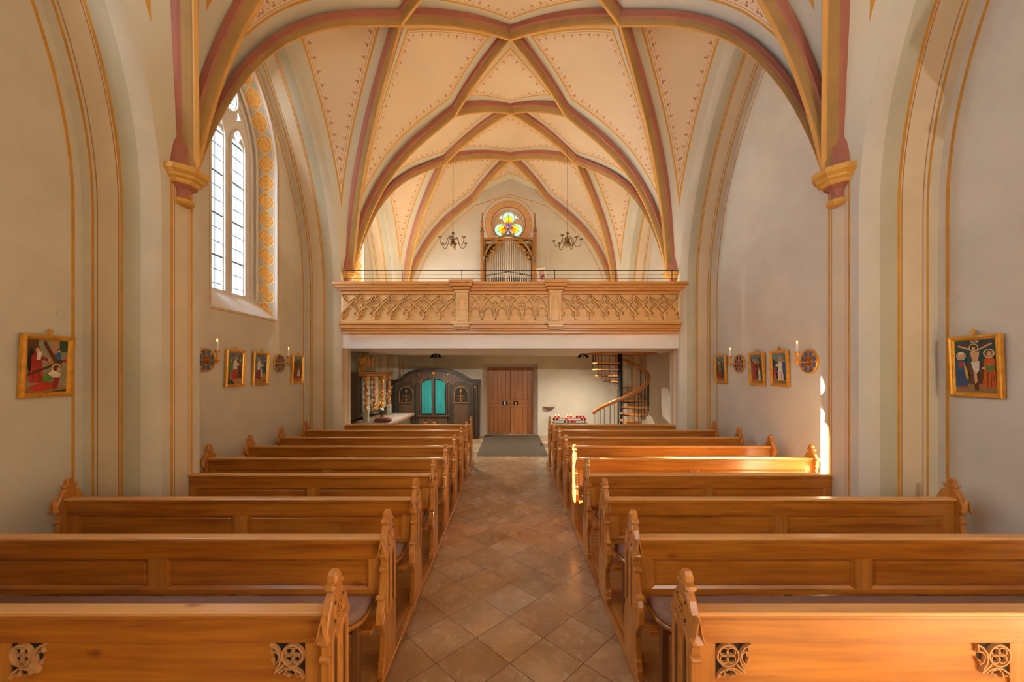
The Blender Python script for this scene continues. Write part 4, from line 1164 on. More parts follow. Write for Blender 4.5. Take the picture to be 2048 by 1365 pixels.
# three bays: doors left and right, priest's opening in the middle
for c0, c1, nm in ((700, 975, 0), (1440, 1730, 1)):
    mb = MB(); o = carch(c0, c1, 1320, 575, 690); mb.prism(o[::-1], mpf, .0, .03, 'conf_black', bev=.006); d = mb.build('door', conf)
    q = MB(); w0 = (c0 + c1) / 2; o2 = carch(w0 - 92, w0 + 92, 855, 640, 730)
    q.ribbon(o2, .022, .03, .05, mpf, 'gilt_dark', closed=True); q.build('gilded_frame', d)
    g = MB(); g.prism(carch(w0 - 84, w0 + 84, 850, 650, 735)[::-1], mpf, .0305, .034, 'dark')
    a = cp(w0, 845); b_ = cp(w0, 660)
    g.ribbon([a, b_], .02, .034, .045, mpf, 'gilt_dark'); g.sphere((b_[0], cy - .045, b_[1] - .08), .03, 'gilt', 6); g.ribbon([cp(w0 - 22, 700), cp(w0 + 22, 700)], .014, .034, .045, mpf, 'gilt_dark')
    for sg in (-1, 1):
        g.ribbon([cp(w0 + sg * x, r) for x, r in ((4, 830), (30, 800), (60, 810), (66, 835), (45, 838))], .012, .034, .042, mpf, 'gilt_dark')
        g.ribbon([cp(w0 + sg * x, r) for x, r in ((4, 780), (22, 765), (40, 775), (50, 755))], .012, .034, .042, mpf, 'gilt_dark')
    g.build('ornamental_grille', d)
    p_ = MB(); p_.box(cp(w0 - 95, 0)[0], cp(w0 + 95, 0)[0], cy - .040, cy - .030, .15, cp(0, 885)[1], 'conf', .008); p_.build('lower_panel', d)
for c in (655, 690, 985, 1435, 1745, 1800):
    mb = MB(); X = cp(c, 0)[0]; mb.box(X - .03, X + .03, cy - .07, cy, 0, cp(0, 600)[1], 'conf_black', .008); mb.build('pilaster', conf)
mb = MB(); o = carch(1035, 1395, 1030, 520, 620)
mb.ribbon(o, .055, .0, .06, mpf, 'conf'); mb.box(cp(1205, 0)[0] - .03, cp(1205, 0)[0] + .03, cy - .06, cy, cp(0, 1030)[1], cp(0, 525)[1], 'conf', .006)
mb.box(cp(985, 0)[0], cp(1440, 0)[0], cy - .10, cy, cp(0, 1050)[1], cp(0, 1030)[1], 'conf', .008)
mb.prism(carch(1040, 1390, 1028, 526, 622)[::-1], mpf, .001, .006, 'dark')
mb.build('centre_frame', conf)
M['teal'] = plain('turquoise_curtain', (34, 132, 132), 0.85, var=0.08)
for c0, c1 in ((1052, 1190), (1236, 1378)):
    mb = MB(); rows = []
    for j in range(9):
        r = [];
        for k in range(41):
            c = c0 + (c1 - c0) * k / 40
            sq = 1 if c0 < 1200 else (1 - .12 * math.sin(math.pi * j / 8))
            c = c0 + (c - c0) * sq
            f = (c - 1215) / 180; tr_ = 622 - 96 * math.sqrt(max(0, 1 - f * f)) + 14
            x, z = cp(c, 1005 + (tr_ - 1005) * j / 8)
            r.append((x, cy - .022 - .014 * math.sin(k * 1.15 + j * .15) - .006 * math.sin(k * .5), z))
        rows.append(r)
    mb.grid(rows, 'teal'); mb.build('curtain', conf)
mb = MB(); mb.box(cp(1000, 0)[0], cp(1400, 0)[0], cy - .05, cy, .1, cp(0, 1052)[1], 'conf', .01); hd = mb.build('half_door', conf)
mb = MB()
for c in (1105, 1225): 
    X, Z = cp(c, 1130)
    for sg in (-1, 1): mb.tube([(X + sg * (.03 + (.028 - .003 * t) * math.cos(t)), cy - .065, Z + (.028 - .003 * t) * math.sin(t)) for t in [.8 * q for q in range(8)]], .008, 'gilt', 6)
    mb.sphere((X, cy - .07, Z + .01), .016, 'gilt', 8)
mb.build('gilded_handle', hd)
mb = MB()
for c, r, w_, h_ in ((1212, 455, .06, .045), (1018, 470, .022, .05), (1412, 470, .022, .05), (1018, 575, .02, .03), (1408, 575, .02, .03), (648, 650, .03, .055), (1778, 650, .03, .05), (1055, 562, .025, .015), (1372, 562, .025, .015)):
    X, Z = cp(c, r)
    for k in range(5): mb.sphere((X + w_ * .6 * math.cos(k * 1.257), cy - .07, Z + h_ * .6 * math.sin(k * 1.257)), 1, 'gilt', 8, w_ * .5, .02, h_ * .5)
    mb.sphere((X, cy - .08, Z), 1, 'gilt', 8, w_ * .45, .02, h_ * .45)
mb.build('gilded_carving', conf)

# ================================================================== side altar (against the left wall, facing the aisle)
alt = thing('side_altar', 'baroque side altar with twisted columns and gilded carving beside the left wall', 'altar', (0, 0, 0))
M['alt_cloth2'] = plain('grey_patterned_cloth', (150, 138, 126), 0.9, var=0.3, scale=16)
M['alt_dark'] = wood('altar_dark_side', (84, 62, 46), 'Z', 0.6, 0.3, False)
M['alt_pale'] = plain('altar_marbled_grey', (160, 162, 146), 0.5, var=0.22, scale=9)
M['alt_pink'] = plain('altar_pink_column', (178, 108, 76), 0.45, var=0.3, scale=14)
M['alt_gold'] = plain('altar_gilding', (206, 152, 64), 0.4, 0.4, var=0.4, scale=22)
YA, YB_ = 2.30 * B, 2.80 * B
mb = MB(); mb.box(-.972 * B, -.905 * B, YA, YB_, .95, HC + .005, 'alt_dark', .01); mb.build('retable_body', alt)
mb = MB(); mb.box(-.904 * B, -.893 * B, YA + .15, YB_ - .12, 1.02, HC - .12, 'alt_pale', .01)
for y in (.30, .36): mb.box(-.893 * B, -.889 * B, YA + y * B, YA + (y + .03) * B, 1.05, HC - .18, 'alt_gold', .004)
mb.build('marbled_panel', alt)
mb = MB(); mb.box(-.905 * B, -.855 * B, YA - .02, YB_ + .02, HC - .10, HC - .03, 'alt_pink', .01); mb.box(-.905 * B, -.845 * B, YA - .04, YB_ + .04, HC - .029, HC + .005, 'alt_gold', .008); mb.build('entablature', alt)
for i, y in enumerate((.03, .17, .33, .47)):
    mb = MB(); cx_, cy_ = -.872 * B, YA + y * B
    if i in (0, 3):
        mb.box(cx_ - .06, cx_ + .06, cy_ - .06, cy_ + .06, .82, 1.12, 'alt_pale', .008); z0 = 1.12
    else:
        z0 = 1.16; mb.sphere((cx_, cy_, 1.12), .075, 'alt_gold', 10, 1, 1, .9)
    z1 = HC - .19; n = 46
    rows = []
    for k in range(n + 1):
        z = z0 + (z1 - z0) * k / n; a = k * .62; r = .046 + .010 * math.sin(k * .9)
        rows.append([(cx_ + .016 * math.cos(a) + r * math.cos(t), cy_ + .016 * math.sin(a) + r * math.sin(t), z) for t in [2 * math.pi * j / 10 for j in range(10)]])
    mb.grid(rows, None, True, True, matf=lambda a_, b_: 'alt_pink' if (a_ // 4) % 2 else ('alt_gold' if i % 2 == 0 else 'alt_pink'))
    mb.box(cx_ - .07, cx_ + .07, cy_ - .07, cy_ + .07, z1 + .04, HC - .105, 'alt_gold', .012); mb.lathe([(.04, z1 - .02), (.065, z1 + .02), (.05, z1 + .05)], (cx_, cy_, 0), 'alt_gold', 10)
    mb.build('twisted_column', alt)
random.seed(5)
mb = MB()
for k in range(46):
    y = YA + random.uniform(.02, .48) * B; z = 1.02 + (HC - 1.12) * random.random()
    a0 = random.uniform(0, 6.28)
    mb.tube([(-.862 * B + .02 * math.sin(t), y + (.055 - .006 * t) * math.cos(a0 + t), z + (.055 - .006 * t) * math.sin(a0 + t)) for t in [.7 * q for q in range(7)]], .011, 'alt_gold', 5)
mb.build('gilded_scrollwork', alt)
mb = MB(); mpa = lambda u, v, d: (-.925 * B + d, u, v)
yc = YA + .16 * B
crown = [(-.34, 0), (.34, 0), (.36, .10), (.26, .22), (.30, .36), (.20, .40), (.14, .47), (.0, .50), (-.14, .47), (-.20, .40), (-.30, .36), (-.26, .22), (-.36, .10)]
mb.prism([(yc + u, HC + .008 + v) for u, v in crown], mpa, -.08, .10, 'alt_pale', 'alt_gold', bev=.03)
for sg in (-1, 1):
    for k in range(3): mb.tube([mpa(yc + sg * (.30 - .07 * k + .05 * math.cos(t)), HC + .12 + .12 * k + .06 * math.sin(t), .12) for t in [.7 * q for q in range(8)]], .02, 'alt_gold', 6)
mb.sphere(mpa(yc, HC + .25, .11), 1, 'alt_pink', 10, .03, .09, .16)
mb.build('crest', alt)
mb = MB(); mb.box(-.985 * B, -.735 * B, 2.24 * B, 2.835 * B, .018, .74, 'alt_pale', .01); mb.build('altar_block', alt)
mb = MB(); mb.box(-.99 * B, -.705 * B, 2.22 * B, 2.84 * B, .742, .82, 'stone', .012); mb.build('altar_slab', alt)
mb = MB(); rows = []
for j in range(2): pass
mb.box(-.852 * B, -.708 * B, 2.25 * B, 2.81 * B, .8212, .830, 'alt_cloth2', .003)
tag(mb.build('altar_cloth'), 'pale cloth spread over the side altar slab', 'cloth')
mb = MB(); rows = []
for d, z in ((.03, .833), (0, .86), (0, .90), (.03, .93), (.08, .945)):
    rows.append([(-.762 * B + (.20 - d) * math.copysign(abs(math.cos(t)) ** .5, math.cos(t)), 2.31 * B + (.14 - d) * math.copysign(abs(math.sin(t)) ** .5, math.sin(t)), z) for t in [2 * math.pi * k / 24 for k in range(24)]])
mb.grid(rows, 'cush_red', True, True); mb.face(rows[-1], 'cush_red'); tag(mb.build('kneeling_cushion'), 'reddish brown padded cushion on the corner of the side altar', 'cushion')
mb = MB(); pc = (-.80 * B, 2.40 * B, .8325)
fp = thing('flower_pot', 'small plant pot with green leaves and a pale flower on the side altar', 'flower pot', pc)
mb.lathe([(0, 0), (.045, 0), (.062, .09), (.066, .10), (.055, .10), (.0, .09)], (0, 0, 0), 'alt_pink', 14); mb.build('pot', fp)
mb = MB()
for k in range(26):
    a = k * 2.4; r = .03 + .05 * random.random(); z = .12 + .14 * random.random()
    mb.face([(0, 0, .09), (r * math.cos(a) - .02 * math.sin(a), r * math.sin(a) + .02 * math.cos(a), z), (1.4 * r * math.cos(a), 1.4 * r * math.sin(a), z + .04), (r * math.cos(a) + .02 * math.sin(a), r * math.sin(a) - .02 * math.cos(a), z)], 'leaf')
mb.build('leaves', fp)
mb = MB()
for k in range(5): mb.sphere((.03 * math.cos(k * 1.3), .03 * math.sin(k * 1.3), .27 + .03 * (k % 2)), .028, 'wax', 8)
mb.tube([(0, 0, .1), (0, 0, .27)], .006, 'leaf', 5); mb.build('blossom', fp)

# ================================================================== spiral stair
SXc, SYc, SR = .743 * B, 2.60 * B, .185 * B
stair = thing('spiral_staircase', 'spiral staircase with wooden treads and dark pole rising to the gallery at right', 'staircase', (SXc, SYc, 0))
mb = MB(); mb.lathe([(0, 0), (.11, 0), (.11, .02), (.068, .03), (.068, HC + .126 * B), (0, HC + .126 * B)], (0, 0, 0), 'pole', 20); mb.build('centre_pole', stair)
a_s, z_top = math.radians(190), HC + .127 * B
rise_per = .55 / 90            # metres per degree
NTR = 13
def hz(deg): return .10 + (deg - 190) * rise_per + .10   # tread height at angle
for k in range(NTR):
    deg = 196 + k * 29; z = hz(deg)
    if z > z_top - .08: break
    mb = MB(); a0, a1 = math.radians(deg - 17), math.radians(deg + 17)
    pts = [(.06 * math.cos(a0 + 0.6), .06 * math.sin(a0 + .6))] if False else []
    ain = [(.07 * math.cos(t), .07 * math.sin(t)) for t in (math.radians(deg + 60), math.radians(deg - 60))]
    out = [((SR - .005) * math.cos(a0 + (a1 - a0) * j / 6), (SR - .005) * math.sin(a0 + (a1 - a0) * j / 6)) for j in range(7)]
    mb.prism(ain[::-1][:1] + out + ain[:1], lambda u, v, d: (u, v, d), z - .045, z, 'tread', bev=.006)
    mb.build('tread', stair)
    q = MB(); q.box(0, 0, 0, 0, 0, 0, 'pole') if False else None
    am = math.radians(deg)
    q.tube([(.06 * math.cos(am), .06 * math.sin(am), z - .07), ((SR - .08) * math.cos(am), (SR - .08) * math.sin(am), z - .058)], .016, 'pole', 6); q.build('bracket', stair)
rail = []
for k in range(61):
    deg = 186 + (448 - 186) * k / 60; a = math.radians(deg)
    z = px(0, 824, 2.60)[1] - .02 + (deg - 186) * (HC + .122 * B - (px(0, 824, 2.60)[1] - .02)) / (448 - 186)
    rail.append(((SR + .0) * math.cos(a), SR * math.sin(a), z))
mb = MB(); rows = []
for (x, y, z) in rail:
    l = math.hypot(x, y); ux, uy = x / l, y / l
    rows.append([(x + ux * a, y + uy * a, z + b_) for a, b_ in ((-.022, -.05), (.022, -.05), (.03, 0), (.022, .05), (-.022, .05), (-.03, 0))])
mb.grid(rows, 'tread', True, True); mb.face(rows[0], 'tread'); mb.face(rows[-1], 'tread'); mb.build('handrail', stair)
deg = 186
while deg < 448:
    k = (deg - 186) / (448 - 186) * 60; x, y, z = rail[min(60, int(k))]
    zb = max(.02, hz(deg) - .09) if hz(deg) < z_top - .1 else z - .55
    mb = MB(); mb.tube([(x * .985, y * .985, zb), (x * .985, y * .985, z - .03)], .0075, 'black', 6); mb.build('baluster', stair); deg += 9.7
# guard of the upper flight (left of the pole) hanging below the gallery
for k in range(12):
    d_ = 98 + k * 10.5; a = math.radians(d_); zt_ = HC + .124 * B; zb = hz(d_ + 360) - .09 if hz(d_ + 360) < zt_ - .1 else zt_ - .42 + 0.0
    zb = min(zb, zt_ - .15)
    mb = MB(); mb.tube([(SR * .985 * math.cos(a), SR * .985 * math.sin(a), zb), (SR * .985 * math.cos(a), SR * .985 * math.sin(a), zt_)], .0075, 'black', 6); mb.build('baluster', stair)
mb = MB(); ro = .235 * B
rows = [[(r * math.cos(t), r * math.sin(t), z) for t in [2 * math.pi * k / 40 for k in range(41)]] for r, z in ((SR - .02, z_top - .035), (ro, z_top - .035), (ro, z_top - .003), (SR - .02, z_top - .003), (SR - .02, z_top - .035))]
mb.grid(rows, 'tread', False); mb.build('landing_ring', stair)

# ================================================================== holy water font, votive stand
X, Z = px(1098, 815, 3.0)
mb = MB(); mb.lathe([(.0, -.10), (.05, -.095), (.12, -.05), (.185, .0), (.20, .03), (.18, .03), (.10, -.03), (0, -.05)], (X, 3 * B - .001, Z), 'stone', 20, math.pi, 2 * math.pi)
tag(mb.build('holy_water_stoup'), 'small half-round stone holy water stoup on the back wall right of the door', 'stoup')
VS = 2.62
vx0, vx1 = px(1106, 0, VS)[0], px(1171, 0, VS)[0]
vs = thing('votive_stand', 'metal tiered votive candle stand behind the last pew right of the aisle', 'candle stand', ((vx0 + vx1) / 2, VS * B, 0.0))
hw = (vx1 - vx0) / 2
tz = [(0, px(0, 836.2, VS)[1]), (-.11, px(0, 839.6, VS)[1]), (-.22, px(0, 844, VS)[1]), (-.33, px(0, 848, VS)[1])]
for i, (dy, z) in enumerate(tz):
    mb = MB(); mb.box(-hw, hw, dy - .045, dy + .045, z - .006, z, 'steel2', .002); mb.box(-hw, hw, dy - .047, dy - .0445, z - .022, z + .008, 'steel2'); mb.build('shelf', vs)
for x in (-hw + .02, hw - .02):
    for y in (.0, -.33):
        mb = MB(); mb.box(x - .012, x + .012, y - .012, y + .012, 0.001, tz[0 if y == 0 else 3][1] - .0065, 'black'); mb.build('leg', vs)
M['red_glass'] = plain('red_votive_glass', (190, 18, 30), 0.12, coat=.5)
M['red_lit'] = emis('glowing_red_votive_glass', (235, 30, 30), .9)
M['empty_glass'] = plain('dark_empty_votive_cup', (50, 34, 34), 0.2, coat=.5)
VOT = [(1111, 0, 'lit'), (1117.5, 0, 'lit'), (1135, 0, 'lit'), (1142, 0, 'lit'), (1154, 0, 'unlit'), (1160.5, 0, 'unlit'), (1167, 0, 'unlit'),
       (1107, 1, 'cup'), (1114, 1, 'cup'), (1131.5, 1, 'lit'), (1162, 1, 'unlit'), (1168.5, 1, 'unlit'), (1127.5, 2, 'cup'), (1134, 2, 'cup'), (1141, 2, 'unlit'), (1147, 2, 'unlit')]
rowname = ['top shelf', 'second shelf', 'third shelf']
cnt = {}
for (x, t, kd) in VOT:
    key = (t, kd); cnt[key] = cnt.get(key, 0) + 1
    tot = sum(1 for v in VOT if (v[1], v[2]) == key)
    o_ = '' if tot == 1 else [', leftmost of %d', ', second of %d', ', third of %d', ', fourth of %d'][cnt[key] - 1] % tot
    X = px(x, 0, VS)[0]; lab = {'lit': 'burning red votive candle', 'unlit': 'unlit red votive glass', 'cup': 'dark empty votive cup'}[kd] + ', %s of the stand%s' % (rowname[t], o_)
    v = thing('votive_candle', lab, 'candle', (X, VS * B + tz[t][0], tz[t][1] + .0008), 0, 'votive lights on the stand')
    mb = MB(); r = .036; h_ = .062 if kd != 'cup' else .045
    mb.lathe([(0, 0), (r * .7, 0), (r, .02), (r, h_), (r * .88, h_), (r * .85, .02), (0, .015)], (0, 0, 0), {'lit': 'red_lit', 'unlit': 'red_glass', 'cup': 'empty_glass'}[kd], 12); mb.build('glass', v)
    if kd == 'lit':
        mb = MB(); mb.lathe([(0, .045), (.012, .06), (.014, .075), (.006, .10), (0, .115)], (0, 0, 0), 'flame', 8); mb.build('flame', v)

# ================================================================== spotlights under the gallery
for x, lb in ((872, 'black three-headed ceiling spotlight under the gallery above the confessional'), (1166, 'black three-headed ceiling spotlight under the gallery left of the spiral stair')):
    X = px(x, 0, 2.6)[0]; t = thing('ceiling_spotlight', lb, 'spotlight', (X, 2.6 * B, HC + .127 * B - .001), 0, 'spotlights under the gallery')
    mb = MB(); mb.lathe([(0, -.025), (.06, -.025), (.065, -.001), (0, -.001)], (0, 0, 0), 'black', 16); mb.tube([(0, 0, -.02), (0, 0, -.07)], .01, 'black', 6); mb.build('mount', t)
    for k in range(3):
        mb = MB(); dx = (k - 1) * .085; d = Vector(((k - 1) * .5, -.35, -.6)).normalized(); p = Vector((dx, -.01, -.06))
        mb.tube([p - d * .04, p + d * .02, p + d * .075], [.022, .038, .04], 'black' if (k != 1 or x < 1000) else 'steel2', 10); mb.tube([(0, 0, -.06), tuple(p)], .008, 'black', 5); mb.build('lamp_head', t)

# ================================================================== chandeliers
def chandelier(x, label, rot):
    Y = 2.42; X, Zb = px(x, 496, Y)
    t = thing('chandelier', label, 'chandelier', (X, Y * B, Zb), rot, 'brass chandeliers over the gallery')
    mb = MB(); H = HC + 1.40 * B - Zb
    mb.tube([(0, 0, .42), (0, 0, H)], .006, 'black', 5); mb.build('chain', t)
    mb = MB(); mb.lathe([(0, -.01), (.015, .0), (.02, .02), (.05, .035), (.085, .075), (.09, .11), (.06, .15), (.025, .165), (.045, .19), (.05, .215), (.03, .24), (.018, .26), (.02, .36), (.05, .375), (.022, .39), (.03, .41), (.01, .43)], (0, 0, 0), 'brass', 16); mb.build('body', t)
    for k in range(6):
        a = k * math.pi / 3 + .3; c_, s_ = math.cos(a), math.sin(a); up = .05 if k % 2 else 0.0
        path = [(.03, .20), (.09, .26), (.14, .24), (.17, .14), (.22, .04), (.29, .03), (.345, .09), (.36, .16 + up)]
        mb = MB(); mb.tube(smooth([(r * c_, r * s_, z) for r, z in path]), .009, 'brass', 6); ar = mb.build('arm', t)
        mb = MB(); mb.lathe([(0, .155 + up), (.03, .16 + up), (.055, .175 + up), (.05, .18 + up), (.015, .185 + up), (.015, .205 + up), (0, .205 + up)], (.36 * c_, .36 * s_, 0), 'brass', 12); mb.build('drip_pan', ar)
        mb = MB(); mb.tube([(.36 * c_, .36 * s_, .2055 + up), (.36 * c_, .36 * s_, .285 + up)], .009, 'wax', 6); mb.build('candle', ar)
chandelier(906, 'brass six-armed chandelier hanging left of the organ', .2)
chandelier(1135, 'brass six-armed chandelier hanging right of the organ', .75)

# board leaning on the parapet
P4 = [px(c[0], c[1], 1.922) for c in ((1078, 567), (1096, 562), (1090, 534), (1071.5, 538))]
mb = MB(); yb = GY + .068
mb.prism(P4, lambda u, v, d: (u, yb + d, v), 0, .02, 'pale_frame', bev=.004); bd = mb.build('framed_print')
mb = MB(); ins = inset(P4, .042); mb.prism(ins, lambda u, v, d: (u, yb + d, v), -.002, .0, 'print_pink')
def lerp2(u, v): 
    a = (ins[0][0] + (ins[1][0] - ins[0][0]) * u, ins[0][1] + (ins[1][1] - ins[0][1]) * u); b_ = (ins[3][0] + (ins[2][0] - ins[3][0]) * u, ins[3][1] + (ins[2][1] - ins[3][1]) * u)
    return (a[0] + (b_[0] - a[0]) * v, a[1] + (b_[1] - a[1]) * v)
mb.prism([lerp2(.05, .15), (lerp2(.9, .25)), lerp2(.8, .55), lerp2(.1, .35)], lambda u, v, d: (u, yb + d, v), -.004, -.0025, 'print_red')
mb.build('print', bd); tag(bd, 'tilted pale-framed print with a red patch standing right of the organ', 'picture')

# ================================================================== round plates on the walls
for s, (x, y), lb in ((-1, (123, 628), 'round white cover plate on the left wall above the nearest picture'), (1, (1909, 600), 'round white cover plate on the right wall above the crucifixion picture')):
    Yp = 1.02 * F / abs(x - VX); zc = HC - (y - VY) * Yp * B / F
    mb = MB(); mb.prism(circ(0, 0, .047, 24), lambda u, v, d: (s * (WX * B - d), Yp * B + u, zc + v), 0.0005, .006, 'wall2', bev=.002); tag(mb.build('wall_cover_plate'), lb, 'cover plate')

# ================================================================== pictures of the stations
PAL = dict(sky=(96, 128, 138), skyd=(40, 74, 70), earth=(150, 118, 70), stone=(146, 132, 104), red=(178, 44, 28), crimson=(150, 30, 34), blue=(30, 84, 132), green=(88, 124, 52), dgreen=(38, 66, 50), white=(222, 210, 188), cross=(98, 44, 26), flesh=(214, 160, 118), hair=(88, 50, 26), halo=(236, 214, 150), orange=(206, 88, 26), brown=(92, 58, 34), yellow=(206, 160, 60), pink=(196, 104, 90), tan=(170, 128, 84), ink=(26, 22, 20))
PM = {k: plain('painted_' + k, v, 0.35, var=0.12, scale=24) for k, v in PAL.items()}
PW, PH = .40, .567
fw = .047
def poly(mb, pts, col, lay):
    iw, ih = PW - 2 * fw, PH - 2 * fw
    y = -.020 - .0006 * lay
    mb.face([(-iw / 2 + u * iw, y, fw + v * ih) for u, v in pts], PM[col])
def ell(mb, cu, cv, ru, rv, col, lay, n=14): poly(mb, [(min(1, max(0, cu + ru * math.cos(2 * math.pi * k / n))), min(1, max(0, cv + rv * math.sin(2 * math.pi * k / n)))) for k in range(n)], col, lay)
def figure(mb, u, v, h, robe, top, lay, halo=False, hair='hair', lean=0.0, arm=0):
    """standing robed figure, feet at (u, v), height h; widths in picture units"""
    w = h * .24 * 1.0
    P = lambda a, b_: (min(1, max(0, u + a * w + lean * b_ * h)), min(1, v + b_ * h))
    poly(mb, [P(-1.0, .0), P(1.0, 0), P(1.05, .12), P(.75, .45), P(.62, .66), P(-.62, .66), P(-.8, .4), P(-1.1, .1)], robe, lay)
    poly(mb, [P(-.8, .42), P(.75, .45), P(.78, .72), P(.35, .82), P(-.35, .82), P(-.78, .72)], top, lay + 1)
    for q in (-.5, .1, .55): poly(mb, [P(q, .03), P(q + .12, .03), P(q * .6 + .12, .42), P(q * .6, .42)], 'brown' if robe != 'brown' else 'ink', lay + 1)
    if arm: poly(mb, [P(.5 * arm, .74), P(.6 * arm, .62), P(1.7 * arm, .60), P(1.75 * arm, .66)], top, lay + 2); ell(mb, *P(1.8 * arm, .63), w * .22, h * .03, 'flesh', lay + 3)
    c = P(0, .90)
    if halo:
        ell(mb, c[0], c[1], w * .78, h * .118, 'halo', lay + 2); ell(mb, c[0], c[1], w * .66, h * .10, 'tan', lay + 2.5)
    ell(mb, c[0], c[1] + .01, w * .44, h * .088, hair, lay + 3); ell(mb, c[0] + w * .05, c[1] - .004, w * .32, h * .066, 'flesh', lay + 4)
def cross(mb, a, b_, t, lay, col='cross'):
    dx, dy = b_[0] - a[0], b_[1] - a[1]; L = math.hypot(dx, dy); nx, ny = -dy / L * t, dx / L * t * .7
    poly(mb, [(min(1, max(0, p)), min(1, max(0, q))) for p, q in ((a[0] - nx, a[1] - ny), (b_[0] - nx, b_[1] - ny), (b_[0] + nx, b_[1] + ny), (a[0] + nx, a[1] + ny))], col, lay)
def scene(kind):
    mb = MB(); R_ = lambda u0, v0, u1, v1, c, l: poly(mb, [(u0, v0), (u1, v0), (u1, v1), (u0, v1)], c, l)
    R_(0, 0, 1, 1, 'stone' if kind == 'fall' else 'skyd' if kind == 'crucifixion' else 'sky', 0)
    if kind == 'fall':
        R_(0, .72, .25, 1, 'brown', 1); R_(.55, .5, .75, 1, 'tan', 1); ell(mb, .08, .6, .08, .25, 'ink', 2); R_(.78, .78, 1, 1, 'dgreen', 1); R_(0, 0, 1, .12, 'earth', 1); poly(mb, [(.6, .0), (1, 0), (1, .05), (.7, .02)], 'dgreen', 1.5)
        figure(mb, .22, .18, .70, 'red', 'crimson', 3, arm=1); poly(mb, [(.2, .62), (.3, .62), (.34, .78), (.22, .78)], 'white', 8)
        figure(mb, .76, .45, .40, 'dgreen', 'blue', 2, hair='ink', arm=-1)
        cross(mb, (0, .33), (.92, .62), .035, 9); cross(mb, (.38, .97), (.75, .52), .045, 10); ell(mb, .92, .61, .05, .035, 'red', 11)
        poly(mb, [(0, .04), (.12, .12), (.35, .2), (.62, .2), (.6, .05), (.3, .02)], 'red', 12); poly(mb, [(.32, .22), (.55, .18), (.62, .34), (.45, .38)], 'green', 13); poly(mb, [(.48, .36), (.6, .42), (.82, .36), (.78, .28), (.62, .28)], 'white', 14)
        ell(mb, .70, .47, .13, .085, 'halo', 15); ell(mb, .70, .47, .11, .07, 'tan', 15.5); ell(mb, .70, .46, .09, .06, 'hair', 16); ell(mb, .75, .44, .05, .04, 'flesh', 17); poly(mb, [(.62, .05), (.74, .05), (.8, .28), (.66, .28)], 'crimson', 13)
    elif kind == 'crucifixion':
        R_(0, 0, 1, .16, 'earth', 1); poly(mb, [(0, .16), (1, .16), (1, .45), (.6, .6), (.3, .55), (0, .4)], 'brown', 1)
        cross(mb, (.53, .03), (.53, .97), .055, 2); cross(mb, (.02, .90), (.98, .92), .035, 3); R_(.42, .955, .62, .995, 'white', 4)
        # I N R I on the title board
        def bar(u0, v0, u1, v1): cross(mb, (u0, v0), (u1, v1), .0065, 5, 'ink')
        bar(.44, .962, .44, .988); bar(.466, .962, .466, .988); bar(.466, .988, .498, .962); bar(.498, .962, .498, .988); bar(.526, .962, .526, .988); bar(.526, .988, .55, .982); bar(.55, .982, .55, .974); bar(.55, .974, .526, .972); bar(.53, .972, .552, .962); bar(.585, .962, .585, .988)
        for a, b_ in (((.50, .80), (.10, .905)), ((.56, .80), (.94, .93))): cross(mb, a, b_, .022, 6, 'flesh')
        poly(mb, [(.40, .78), (.64, .78), (.60, .62), (.58, .55), (.46, .55), (.44, .64)], 'flesh', 7); poly(mb, [(.42, .58), (.63, .60), (.62, .42), (.55, .36), (.46, .46)], 'white', 9)
        poly(mb, [(.47, .44), (.55, .40), (.57, .20), (.50, .16), (.49, .30)], 'flesh', 8); ell(mb, .50, .86, .12, .08, 'halo', 8); ell(mb, .50, .86, .10, .067, 'dgreen', 8.5); ell(mb, .50, .855, .075, .055, 'hair', 9); ell(mb, .50, .84, .045, .04, 'flesh', 10)
        figure(mb, .15, .09, .68, 'blue', 'blue', 5, True, 'white', .03); poly(mb, [(.10, .58), (.22, .60), (.22, .50), (.14, .46)], 'red', 12); poly(mb, [(.24, .60), (.33, .42), (.36, .26), (.30, .24), (.25, .45)], 'yellow', 12); ell(mb, .22, .1, .1, .02, 'red', 12)
        figure(mb, .87, .09, .72, 'orange', 'orange', 5, True, 'hair', -.02); poly(mb, [(.74, .50), (.98, .52), (.98, .42), (.80, .40)], 'green', 12); ell(mb, .73, .46, .05, .02, 'flesh', 13)
    elif kind == 'meeting':
        R_(0, 0, 1, .18, 'tan', 1); poly(mb, [(0, 0), (.5, 0), (.3, .12), (0, .2)], 'dgreen', 1.5); cross(mb, (.15, .98), (.75, .72), .03, 2); cross(mb, (.95, .98), (.4, .74), .03, 2.5)
        figure(mb, .16, .14, .70, 'green', 'green', 3); figure(mb, .80, .18, .66, 'brown', 'brown', 3); figure(mb, .46, .14, .76, 'red', 'white', 8, True, arm=1); poly(mb, [(.1, .12), (.22, .12), (.2, .4), (.1, .36)], 'pink', 14); poly(mb, [(.7, .5), (.95, .55), (.9, .62)], 'crimson', 14)
    elif kind == 'cloth':
        R_(0, 0, 1, .16, 'tan', 1); poly(mb, [(.45, .06), (1, .05), (1, .09)], 'ink', 1.5); cross(mb, (.18, .99), (.6, .8), .03, 2); cross(mb, (.7, .99), (.35, .82), .03, 2.5)
        figure(mb, .84, .3, .56, 'dgreen', 'dgreen', 2); figure(mb, .3, .13, .76, 'crimson', 'white', 7, True, arm=1); figure(mb, .72, .12, .55, 'yellow', 'blue', 12, hair='tan', arm=-1); poly(mb, [(.42, .2), (.56, .22), (.54, .48), (.44, .5)], 'white', 18)
    elif kind == 'kneel':
